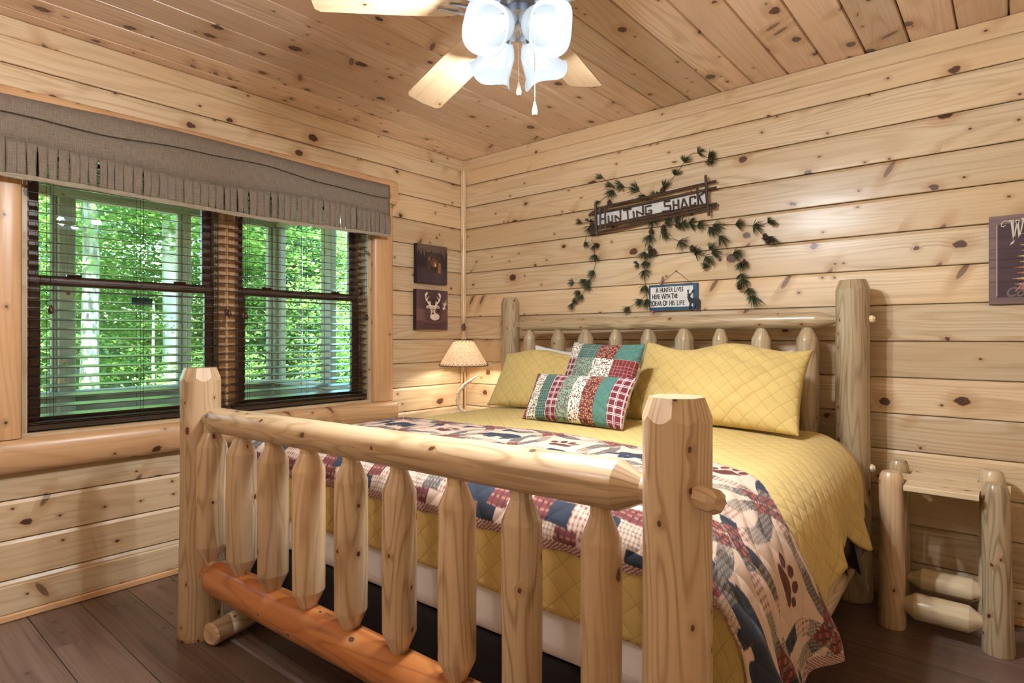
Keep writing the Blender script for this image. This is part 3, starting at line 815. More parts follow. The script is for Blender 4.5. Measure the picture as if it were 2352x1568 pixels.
# ---------------------------------------------------------------- pillows
def pillow(name, W, Hh, T, base, tilt, yaw, mat, label, cat, group=None, nx=70, ny=50, colf=None, roll=0.0, ear=0.05, sag=0.0, wr=0.006, seed=0, pw=0.42):
    """lies with its lower edge at base (bed frame), leaning back by tilt from upright"""
    s = np.linspace(-1, 1, nx)[None, :].repeat(ny, 0); t = np.linspace(-1, 1, ny)[:, None].repeat(nx, 1)
    ox = W / 2 * s * (1 - ear * (1 - t ** 2) ** 1.0) ; oz = Hh / 2 * t * (1 - ear * 1.3 * (1 - s ** 2))
    th = T / 2 * (np.clip((1 - s ** 2), 0, 1) * np.clip((1 - t ** 2), 0, 1)) ** pw
    rr = np.random.default_rng(seed)
    p = rr.uniform(0, 6.28, 6)
    wrk = wr * (np.sin(s * 9 + t * 5 + p[0]) * np.sin(t * 8 + p[1]) + 0.6 * np.sin(s * 21 + p[2]) * np.sin(t * 15 - s * 7 + p[3]))
    edgew = (np.clip(1 - s ** 2, 0, 1) * np.clip(1 - t ** 2, 0, 1)) ** 0.5
    oz = oz - sag * np.clip(t, 0, 1) ** 2 * (0.5 + 0.5 * np.sin(s * 5.2 + p[4])) * edgew ** 0
    fr_ = np.stack([ox, -(th + wrk * edgew), oz + Hh / 2], -1); bk = np.stack([ox, (th * 0.8 + wrk * edgew * 0.5), oz + Hh / 2], -1)
    u = W / 2 * s; v = Hh / 2 * t
    uv = np.stack([u, v], -1)
    M = BED @ Matrix.Translation(Vector(base)) @ Matrix.Rotation(yaw, 4, 'Z') @ Matrix.Rotation(-tilt, 4, 'X') @ Matrix.Rotation(roll, 4, 'Y')
    v1 = fr_.reshape(-1, 3); v2 = bk.reshape(-1, 3)
    n = nx * ny
    idx = np.arange(n).reshape(ny, nx)
    q1 = np.stack([idx[:-1, :-1], idx[:-1, 1:], idx[1:, 1:], idx[1:, :-1]], -1).reshape(-1, 4)
    # back shares the border vertices
    border = np.zeros((ny, nx), bool); border[0] = border[-1] = True; border[:, 0] = border[:, -1] = True
    bmap = np.where(border.ravel(), np.arange(n), -1)
    inner = np.where(~border.ravel())[0]
    bmap[inner] = n + np.arange(len(inner))
    allv = np.concatenate([v1, v2[inner]], 0)
    q2 = bmap[q1][:, ::-1]
    q = np.concatenate([q1, q2], 0)
    me = bpy.data.meshes.new(name)
    me.vertices.add(len(allv)); me.vertices.foreach_set('co', allv.astype(np.float32).ravel())
    me.loops.add(q.size); me.loops.foreach_set('vertex_index', q.astype(np.int32).ravel())
    me.polygons.add(len(q)); me.polygons.foreach_set('loop_start', np.arange(0, q.size, 4, dtype=np.int32))
    uvf = uv.reshape(-1, 2)
    me.uv_layers.new(name='UVMap').data.foreach_set('uv', np.concatenate([uvf[q1.ravel()], uvf[q1][:, ::-1].reshape(-1, 2)], 0).astype(np.float32).ravel())
    me.update(calc_edges=True)
    me.polygons.foreach_set('use_smooth', np.ones(len(q), dtype=bool))
    if colf is not None:
        c = colf(s, t, u, v)
        ca = np.concatenate([c.reshape(-1, 3), np.tile(sr(196, 168, 120), (len(inner), 1))], 0)
        a = me.color_attributes.new('Col', 'FLOAT_COLOR', 'POINT')
        a.data.foreach_set('color', np.concatenate([ca, np.ones((len(ca), 1))], 1).astype(np.float32).ravel())
    me.materials.append(mat)
    o = bpy.data.objects.new(name, me); link(o)
    o.matrix_world = M
    return tag(o, label, cat, group)
R_ = math.radians
pillow('sleeping_pillow', 0.62, 0.36, 0.12, (-0.44, 0.845, 0.722), R_(8), R_(0), WHITE, 'white sleeping pillow peeking out behind the shorter gold sham', 'pillow', 'sleeping pillows behind the shams', seed=1, ear=0.10, roll=R_(4))
pillow('sleeping_pillow', 0.62, 0.345, 0.12, (0.46, 0.845, 0.728), R_(8), R_(0), WHITE, 'white sleeping pillow peeking out behind the larger gold sham', 'pillow', 'sleeping pillows behind the shams', seed=2, ear=0.10, roll=R_(-4))
pillow('pillow_sham', 0.87, 0.385, 0.17, (-0.405, 0.60, 0.750), R_(33), R_(2), GOLD, 'gold quilted pillow sham nearest the bedside lamp', 'pillow', 'gold quilted shams', seed=3, sag=0.035, wr=0.005)
pillow('pillow_sham', 0.80, 0.435, 0.18, (0.445, 0.560, 0.752), R_(32), R_(-3), GOLD, 'gold quilted pillow sham nearest the tall headboard post', 'pillow', 'gold quilted shams', seed=4, sag=0.045, wr=0.007, nx=110, ny=70)

# patchwork prints
def dots(u, v, p, thr, k):
    i = np.floor(u / p); j = np.floor(v / p)
    cx = (i + 0.25 + 0.5 * hash2(i, j, k)) * p; cy = (j + 0.25 + 0.5 * hash2(i, j, k + 1)) * p
    return (np.hypot((u - cx), (v - cy)) < p * 0.36) & (hash2(i, j, k + 2) < thr)
def fab(kind, u, v):
    c = np.zeros(u.shape + (3,))
    if kind == 'cream': 
        c[:] = sr(233, 228, 210); c[dots(u, v, 0.008, 0.6, 1)] = sr(70, 62, 60); c[dots(u + .003, v, 0.011, 0.3, 5)] = sr(128, 60, 62)
    elif kind == 'sage':
        c[:] = sr(140, 160, 140); c[dots(u, v, 0.010, 0.45, 3)] = sr(120, 62, 66); c[dots(u, v + .004, 0.008, 0.5, 7)] = sr(70, 92, 78)
    elif kind == 'greencheck':
        c[:] = sr(58, 88, 82); a = (u / 0.013) % 1 < 0.16; b = (v / 0.013) % 1 < 0.16; c[a] = sr(130, 155, 142); c[b] = sr(130, 155, 142)
    elif kind == 'plaid':
        c[:] = sr(112, 40, 52)
        for q, o in ((u, 0.0), (v, 0.006)):
            a = (((q + o) / 0.034) % 1 < 0.09) | ((((q + o) / 0.034) % 1 > 0.2) & (((q + o) / 0.034) % 1 < 0.29)); c[a] = sr(226, 200, 200)
    elif kind == 'stars':
        c[:] = sr(104, 44, 42); c[dots(u, v, 0.010, 0.8, 9)] = sr(190, 140, 112)
    elif kind == 'teal': c[:] = sr(78, 122, 112)
    elif kind == 'redgrid':
        c[:] = sr(116, 44, 46); a = ((u / 0.017) % 1 < 0.1) | ((v / 0.017) % 1 < 0.1); c[a] = sr(196, 136, 130)
    return c
def by_cells(u, v, cell, kinds):
    c = np.zeros(u.shape + (3,))
    for i, k in enumerate(kinds):
        q = cell == i
        if q.any(): c[q] = fab(k, u, v)[q]
    return c
def lumbar_col(s, t, u, v):
    e = [-0.90, -0.68, -0.46, -0.22, 0.02, 0.25, 0.50, 0.74]
    return by_cells(u, v, np.digitize(s, e), ['redgrid', 'cream', 'greencheck', 'plaid', 'sage', 'cream', 'stars', 'teal', 'plaid'])
def square_col(s, t, u, v):
    a = np.digitize(s, [-0.62, -0.05, 0.48]); b = np.digitize(t, [-0.55, 0.0, 0.52])
    kinds = ['stars', 'teal', 'plaid', 'sage', 'teal', 'stars', 'teal', 'cream', 'plaid', 'sage', 'cream', 'redgrid', 'cream', 'greencheck', 'stars', 'teal']
    return by_cells(u, v, b * 4 + a, kinds)
pillow('square_cushion', 0.425, 0.40, 0.13, (-0.045, 0.380, 0.752), R_(24), R_(-7), PATCH, 'square patchwork cushion leaning on the gold shams', 'cushion', 'patchwork cushions', nx=240, ny=220, colf=square_col, seed=5, ear=0.05, roll=R_(1.0), wr=0.003)
pillow('lumbar_cushion', 0.56, 0.245, 0.13, (-0.045, 0.230, 0.756), R_(30), R_(-4), PATCH, 'long striped patchwork cushion in front of the square cushion', 'cushion', 'patchwork cushions', nx=300, ny=140, colf=lumbar_col, seed=6, ear=0.05, roll=R_(-0.5), wr=0.003)

# loose log on the floor under the footboard
lg = MB().lathe((0.838, -2.165, 0.046), (0.715, -1.70, 0.050), [(0, 0.036), (0.006, 0.043), (0.25, 0.044), (0.474, 0.043), (0.48, 0.036)], n=18, wob=0.03, seed=41).build('loose_log', LOG, angle=30)
tag(lg, 'short cut log lying on the floor beside the bed post under the window', 'log')

# ---------------------------------------------------------------- log nightstands
def nightstand(dx, dy, label, mirror=False):
    t = empty('log_nightstand', (2.895 + dx, -0.21 + dy, 0), label, 'nightstand', 'log nightstands')
    def leg(x, y, r, h, mat, sd, lean=(0, 0)):
        prof = [(0, r * 1.08), (0.01, r * 1.12), (0.15, r * 1.04), (h * 0.5, r), (h - 0.035, r * 0.97), (h - 0.012, r * 0.86), (h, r * 0.68)]
        MB().lathe((x + lean[0] + dx, y + lean[1] + dy, 0), (x + dx, y + dy, h), prof, n=20, wob=0.03, seed=sd).build('leg', mat, t, angle=30)
    leg(2.735, -0.33, 0.0455, 0.612, LOG, 51, (0.003, 0)); leg(3.056, -0.33, 0.0435, 0.615, LOG_GREY, 52, (0.008, 0))
    leg(2.728, -0.10, 0.0410, 0.620, LOG_GREY, 53); leg(3.042, -0.10, 0.0420, 0.622, LOG_PALE, 54)
    for (x0, x1, y0, y1) in ((2.782, 3.012, -0.392, -0.292), (2.684, 3.100, -0.2805, -0.142), (2.778, 2.998, -0.1405, -0.050)):
        if y0 < -0.2 and y1 < -0.28: y1 = -0.2815
        MB().bevel_box((x0 + dx, y0 + dy, 0.553), (x1 + dx, y1 + dy, 0.575), 0.003).build('top_plank', PINE_TRIM if False else LOG_PALE, t, smooth=False)
    for (y, z) in ((-0.33, 0.098), (-0.10, 0.128)):
        for e in (1,):
            L = 0.33; r = 0.049
            prof = [(0, 0.018), (0.040, 0.020), (0.080, r * 0.98), (0.084, r), (L - 0.084, r * 0.98), (L - 0.080, r * 0.96), (L - 0.040, 0.020), (L, 0.018)]
            MB().lathe((2.732 + dx, y + dy, z), (3.058 + dx, y + dy, z), prof, n=28, wob=0.03, seed=int(60 + y * 10)).build('stretcher', LOG_PALE, t, angle=17)
    for y in (-0.30, -0.13):
        MB().box((2.80 + dx, y - 0.015 + dy, 0.535), (2.99 + dx, y + 0.015 + dy, 0.5525)).build('cleat', LOG, t, smooth=False)
    return t
nightstand(0, 0, 'low log nightstand with a notched plank top beside the bed')
nightstand(-2.625, -0.035, 'log nightstand in the corner behind the bed, under the lamp')

# ---------------------------------------------------------------- antler lamp
LX, LY, LZ = 0.27, -0.27, 0.5755
lamp = empty('table_lamp', (LX, LY, LZ), 'antler table lamp with a laced parchment shade in the corner', 'lamp')
ANT = plain('antler', (0.62, 0.52, 0.40), 0.45, 0.25, 60)
BRASS = plain('aged_brass', (0.45, 0.33, 0.16), 0.3, Metallic=0.9)
MB().lathe((LX, LY, LZ), (LX, LY, LZ + 0.03), [(0, 0.075), (0.008, 0.078), (0.02, 0.072), (0.03, 0.05)], n=24, wob=0.02, seed=3).build('base', plain('lamp_base', (0.16, 0.09, 0.045), 0.4), lamp)
MB().tube([(LX, LY, LZ + 0.03), (LX, LY, LZ + 0.50)], 0.0065, 10).build('pole', BRASS, lamp)
fx, fy = 0.7638, 0.6455        # along the picture: antler curls in this vertical plane
def ap(d, z, o=0.0): return (LX + fx * d + 0.64 * o, LY + fy * d - 0.76 * o, LZ + z)
am = MB()
am.tube([ap(0.055, 0.062, 0.02), ap(0.02, 0.055, 0.022), ap(-0.02, 0.085, 0.02), ap(-0.042, 0.14, 0.015), ap(-0.032, 0.20, 0.012), ap(0.01, 0.25, 0.012), ap(0.06, 0.285, 0.014), ap(0.105, 0.315, 0.016)], [0.012, 0.014, 0.014, 0.0125, 0.0125, 0.011, 0.008, 0.002], 9)
am.build('antler', ANT, lamp)
MB().tube([ap(0.03, 0.05, -0.01), ap(-0.03, 0.062, 0.0), ap(-0.08, 0.055, 0.01), ap(-0.125, 0.025, 0.02)], [0.012, 0.011, 0.008, 0.002], 8).build('antler', ANT, lamp)
MB().tube([ap(0.0, 0.05, -0.02), ap(0.05, 0.058, 0.0), ap(0.075, 0.075, 0.01)], [0.012, 0.010, 0.003], 8).build('antler', ANT, lamp)
g = G('parchment_shade')
tc = g.n('ShaderNodeTexCoord').outputs['Object']
nz = g.noise(tc, 55, 5, 0.7)
veins = g.ss(g.m('ABSOLUTE', g.m('SUBTRACT', nz, 0.5)), 0.0, 0.035)
pc = g.mix(veins, (0.52, 0.38, 0.26), (0.92, 0.82, 0.68))
df = g.n('ShaderNodeBsdfDiffuse', {0: pc}); tl = g.n('ShaderNodeBsdfTranslucent', {0: pc})
mx = g.n('ShaderNodeMixShader', {0: 0.38, 1: df.outputs[0], 2: tl.outputs[0]})
g.t.links.new(mx.outputs[0], g.out.inputs[0])
SHADE = g.mat
zb, zt, rb, rt = 0.953, 1.126, 0.166, 0.062
n = 48
V = []; F = []; U = []
for (z, r) in ((zb, rb), (zt, rt), (zt, rt - 0.002), (zb, rb - 0.002)):
    V += [(LX + r * math.cos(2 * PI * k / n), LY + r * math.sin(2 * PI * k / n), z) for k in range(n)]
for i in range(4):
    j = (i + 1) % 4
    for k in range(n):
        k2 = (k + 1) % n
        F.append((i * n + k, i * n + k2, j * n + k2, j * n + k))
shade = MB().add(V, F).build('lamp_shade', SHADE, lamp, angle=50)
LACE = plain('dark_leather_lacing', (0.03, 0.015, 0.01), 0.6)
m = MB()
for (z, r, nn) in ((zb, rb, 34), (zt, rt, 16)):
    pts = [(LX + r * math.cos(2 * PI * k / 48), LY + r * math.sin(2 * PI * k / 48), z) for k in range(49)]
    m.tube(pts, 0.0026, 5)
    sl = (rb - rt) / (zt - zb); up = 1 if z == zb else -1
    for k in range(nn):
        a = 2 * PI * k / nn; a2 = a + 2 * PI / nn * 0.5; a3 = a + 2 * PI / nn
        h = 0.014 * up; r2 = r - sl * h + 0.0015
        m.tube([(LX + r * math.cos(a), LY + r * math.sin(a), z), (LX + r2 * math.cos(a2), LY + r2 * math.sin(a2), z + h), (LX + r * math.cos(a3), LY + r * math.sin(a3), z)], 0.0013, 4)
m.build('lacing', LACE, shade)
g = G('lamp_bulb'); em = g.n('ShaderNodeEmission', {0: (1.0, 0.82, 0.60, 1), 1: 9.0}); g.t.links.new(em.outputs[0], g.out.inputs[0])
MB().lathe((LX, LY, 1.00), (LX, LY, 1.085), [(0, 0.008), (0.02, 0.016), (0.055, 0.026), (0.075, 0.020), (0.085, 0.004)], n=14).build('bulb', g.mat, lamp)
MB().tube([(LX - rt + 0.002, LY, 1.120), (LX + rt - 0.002, LY, 1.120)], 0.0016, 5).tube([(LX, LY - rt + 0.002, 1.120), (LX, LY + rt - 0.002, 1.120)], 0.0016, 5).tube([(LX, LY, 1.07), (LX, LY, 1.13)], 0.003, 6).build('shade_fitter', BRASS, lamp)
ld = bpy.data.lights.new('lamp_light', 'POINT'); ld.energy = LAMP_W; ld.color = (1.0, 0.90, 0.74); ld.shadow_soft_size = 0.03
lo_ = bpy.data.objects.new('lamp_light', ld); link(lo_); lo_.parent = lamp; lo_.location = (0, 0, 1.035 - LZ); ld.cycles.use_multiple_importance_sampling = True

# ---------------------------------------------------------------- decor on the headboard wall
def wall_axes(y): return axes((0, y, 0), (1, 0, 0), (0, 0, 1), (0, -1, 0))
TWIG = plain('brown_twig', (0.060, 0.034, 0.024), 0.55, 0.3, 90)
WHITEW = plain('white_painted_board', (0.62, 0.62, 0.62), 0.6, 0.10, 60)
BOARD = [(1.1715,1.8913),(1.8475,1.9277),(1.8487,1.8624),(1.173,1.8249)]
sign = empty('twig_sign', (BOARD[3][0], -0.004, BOARD[3][1]), 'white HUNTING SHACK board framed with long dark twigs, tilted on the wall', 'sign')
MB().prism([BOARD[3], BOARD[2], BOARD[1], BOARD[0]], 0.010, wall_axes(-0.018)).build('board', WHITEW, sign, smooth=False)
for i, tw in enumerate([[(1.1186,1.8914),(1.1809,1.9254),(1.5491,1.9458),(1.9093,1.9688)],[(1.1436,1.8961),(1.5491,1.9125),(1.9116,1.9341)],[(1.1343,1.8096),(1.5491,1.8275),(1.9139,1.8489)],[(1.128,1.7757),(1.354,1.789),(1.5437,1.8085),(1.7055,1.8168),(1.9116,1.8319)],[(1.1716,1.9505),(1.1747,1.8682),(1.1778,1.7596)],[(1.8575,2.0054),(1.8622,1.8957),(1.8741,1.79)]]):
    y = -0.036 if i < 4 else -0.046
    n = len(tw)
    MB().tube([(p[0], y + 0.002 * math.sin(k * 2 + i), p[1]) for k, p in enumerate(tw)], [0.0085 - 0.0015 * (k / (n - 1)) for k in range(n)] if i < 4 else 0.0075, 8).build('twig', TWIG, sign)
for name, segs in [('H',[[(1.2019,1.9256),(1.2039,1.7914)],[(1.2349,1.9243),(1.2407,1.7938)],[(1.2058,1.8581),(1.231,1.8566)]]),('U',[[(1.2541,1.8719),(1.256,1.8318)],[(1.256,1.8325),(1.2807,1.8321)],[(1.2807,1.8321),(1.2807,1.8717)]]),('N',[[(1.3007,1.8674),(1.306,1.801)],[(1.3022,1.8662),(1.3358,1.8357)],[(1.3344,1.9006),(1.337,1.8414)]]),('T',[[(1.3554,1.8895),(1.4083,1.8919)],[(1.3811,1.8892),(1.3902,1.799)]]),('I',[[(1.421,1.8757),(1.4246,1.8367)]]),('N',[[(1.4435,1.8759),(1.446,1.8371)],[(1.4442,1.8726),(1.4849,1.8464)],[(1.4814,1.9025),(1.4839,1.8465)]]),('G',[[(1.5353,1.8923),(1.4972,1.8914)],[(1.4979,1.8922),(1.4996,1.8476)],[(1.4989,1.8477),(1.536,1.8507)],[(1.536,1.8507),(1.5346,1.8682)],[(1.5353,1.8665),(1.518,1.8657)]]),('S',[[(1.6498,1.9025),(1.6133,1.9023)],[(1.615,1.9021),(1.6167,1.877)],[(1.616,1.8771),(1.6515,1.8758)],[(1.6505,1.8753),(1.6521,1.8489)],[(1.6531,1.8488),(1.6016,1.8487)]]),('H',[[(1.6679,1.9005),(1.6695,1.8481)],[(1.6971,1.9022),(1.6987,1.8532)],[(1.6695,1.8742),(1.6987,1.8746)]]),('A',[[(1.7261,1.904),(1.7084,1.8184)],[(1.7277,1.9038),(1.7641,1.8261)],[(1.7148,1.8565),(1.7499,1.8576)]]),('C',[[(1.7938,1.9058),(1.7625,1.9046)],[(1.7641,1.9043),(1.7651,1.8585)],[(1.7651,1.8591),(1.7954,1.8607)],[(1.7932,1.9059),(1.7938,1.8939)],[(1.7945,1.8609),(1.7938,1.8729)]]),('K',[[(1.8031,1.9656),(1.8109,1.86)],[(1.8461,1.9186),(1.8149,1.9041)],[(1.814,1.9028),(1.8522,1.8231)]])]:
    m = MB()
    for (a, b) in segs:
        long_ = math.dist(a, b) > 0.12
        m.tube([(a[0], -0.034 - (0.010 if long_ else 0), a[1]), (b[0], -0.034 - (0.012 if long_ else 0), b[1])], 0.0052, 6)
    m.build('letter', TWIG, sign)

# small hanging sign
hs = empty('hanging_sign', (1.655, -0.004, 1.296), 'small blue-framed sign about a hunter and the dear of his life, with a deer cutout', 'sign')
BLUE = plain('blue_paint', (0.022, 0.085, 0.17), 0.5, 0.2, 40)
NAVYP = plain('dark_navy_paint', (0.012, 0.018, 0.03), 0.5, 0.2, 40)
PANEL = plain('cream_paint', (0.74, 0.74, 0.72), 0.6)
MB().box((1.513, -0.018, 1.297), (1.800, -0.006, 1.441)).build('frame', BLUE, hs, smooth=False)
MB().box((1.524, -0.0215, 1.314), (1.776, -0.0182, 1.428)).build('panel', PANEL, hs, smooth=False)
INK = plain('black_ink', (0.012, 0.012, 0.014), 0.6)
def text(body, size, loc, M, parent, mat, ext=0.0006, align='LEFT', sx=1.0, name='lettering', shear=0.0):
    cu = bpy.data.curves.new(name, 'FONT')
    cu.body = body; cu.size = size; cu.extrude = ext; cu.align_x = align; cu.shear = shear
    cu.offset = 0.0006 * size / 0.03
    cu.materials.append(mat)
    o = bpy.data.objects.new(name, cu); link(o)
    o.parent = parent
    o.matrix_local = Matrix.Translation(Vector(loc) - ORIG[parent.name]) @ M.to_3x3().to_4x4() @ Matrix.Diagonal((sx, 1, 1, 1))
    bpy.context.view_layer.update()
    me = bpy.data.meshes.new_from_object(o.evaluated_get(bpy.context.evaluated_depsgraph_get()))
    q = bpy.data.objects.new(name, me); link(q)
    q.parent = parent; q.matrix_local = o.matrix_local
    ORIG[q.name] = Vector(loc)
    bpy.data.objects.remove(o)
    return q
WA = wall_axes(0)
def small_caps(body, size, x, z, width):
    """tall initials and lower letters, laid out along x to the given width"""
    adv = {'I': 0.34, ' ': 0.42, '.': 0.36, 'W': 0.98, 'H': 0.74, 'N': 0.74, 'O': 0.8, 'D': 0.74, 'A': 0.74}
    total = 0; lay = []
    for i, ch in enumerate(body):
        big = i == 0 or body[i - 1] in ' .'
        s_ = 1.0 if big else 0.84
        lay.append((ch, total, s_)); total += adv.get(ch, 0.66) * s_
    for ch, o_, s_ in lay:
        if ch == ' ': continue
        text(ch, size * s_, (x + o_ / total * width, -0.0223, z + (1 - s_) * size * 0.3), WA, hs, INK, sx=0.60, name='letter')
small_caps('A HUNTER LIVES', 0.042, 1.556, 1.396, 0.168)
small_caps('HERE WITH THE', 0.042, 1.533, 1.360, 0.156)
small_caps('.DEAR.OF HIS LIFE', 0.042, 1.527, 1.322, 0.203)
m = MB()
for poly in [[(1.7459,1.3806),(1.7516,1.3836),(1.763,1.3825),(1.7686,1.3795),(1.763,1.374),(1.7611,1.3672),(1.7686,1.3587),(1.808,1.3553),(1.8154,1.3487),(1.8158,1.3362),(1.8132,1.3273),(1.8132,1.3004),(1.808,1.2912),(1.7987,1.2918),(1.8046,1.3078),(1.7987,1.3224),(1.7912,1.3154),(1.7893,1.3047),(1.7856,1.2958),(1.7818,1.2959),(1.7875,1.312),(1.7893,1.3263),(1.7818,1.3316),(1.7715,1.3306),(1.7677,1.3235),(1.7686,1.3071),(1.7649,1.2982),(1.762,1.2983),(1.7639,1.3163),(1.7596,1.3165),(1.7573,1.3002),(1.7535,1.3003),(1.7573,1.3184),(1.7592,1.3292),(1.7516,1.3458),(1.7468,1.3605),(1.7478,1.375)],[(1.7497,1.3826),(1.7463,1.3969),(1.7455,1.4057),(1.7501,1.3989),(1.755,1.4068),(1.7527,1.3957),(1.7535,1.3824)],[(1.763,1.382),(1.7696,1.3885),(1.7743,1.3991),(1.7841,1.4053),(1.7796,1.3962),(1.7831,1.3919),(1.7766,1.39),(1.7715,1.3852),(1.7664,1.3814)]]:
    a = sum(poly[i][0] * poly[(i + 1) % len(poly)][1] - poly[(i + 1) % len(poly)][0] * poly[i][1] for i in range(len(poly)))
    m.prism(poly if a > 0 else poly[::-1], 0.006, wall_axes(-0.0225))
m.build('deer_cutout', NAVYP, hs, smooth=False)['label'] = 'dark deer cutout'
TWN = plain('brown_twine', (0.09, 0.055, 0.03), 0.8)
tw = [(1.5785,1.4351),(1.6068,1.4672),(1.6269,1.4827),(1.6738,1.5138),(1.7055,1.4905),(1.744,1.457),(1.7875,1.4237)]
MB().tube([(p[0], -0.012, p[1]) for p in tw], 0.0012, 5).build('twine', TWN, hs)
MB().lathe((tw[3][0], 0.0, tw[3][1]), (tw[3][0], -0.016, tw[3][1]), [(0, 0.0015), (0.013, 0.0015), (0.0135, 0.004), (0.016, 0.003)], n=8).build('nail', TWN, hs)
MB().tube([(tw[0][0] - 0.004, -0.014, tw[0][1]), (tw[0][0] + 0.012, -0.02, tw[0][1] + 0.025), (tw[0][0] + 0.022, -0.022, tw[0][1] + 0.045), (tw[0][0] + 0.018, -0.018, tw[0][1] + 0.052), (tw[0][0] + 0.006, -0.016, tw[0][1] + 0.02)], [0.004, 0.006, 0.005, 0.004, 0.003], 6).build('ribbon', plain('pink_ribbon', (0.42, 0.24, 0.24), 0.7), hs)
MB().lathe((1.534, -0.012, 1.284), (1.534, -0.012, 1.296), [(0, 0.002), (0.004, 0.008), (0.008, 0.008), (0.012, 0.002)], n=10).build('bead', plain('hot_pink_bead', (0.75, 0.08, 0.35), 0.4), hs)['label'] = 'hot pink bead'

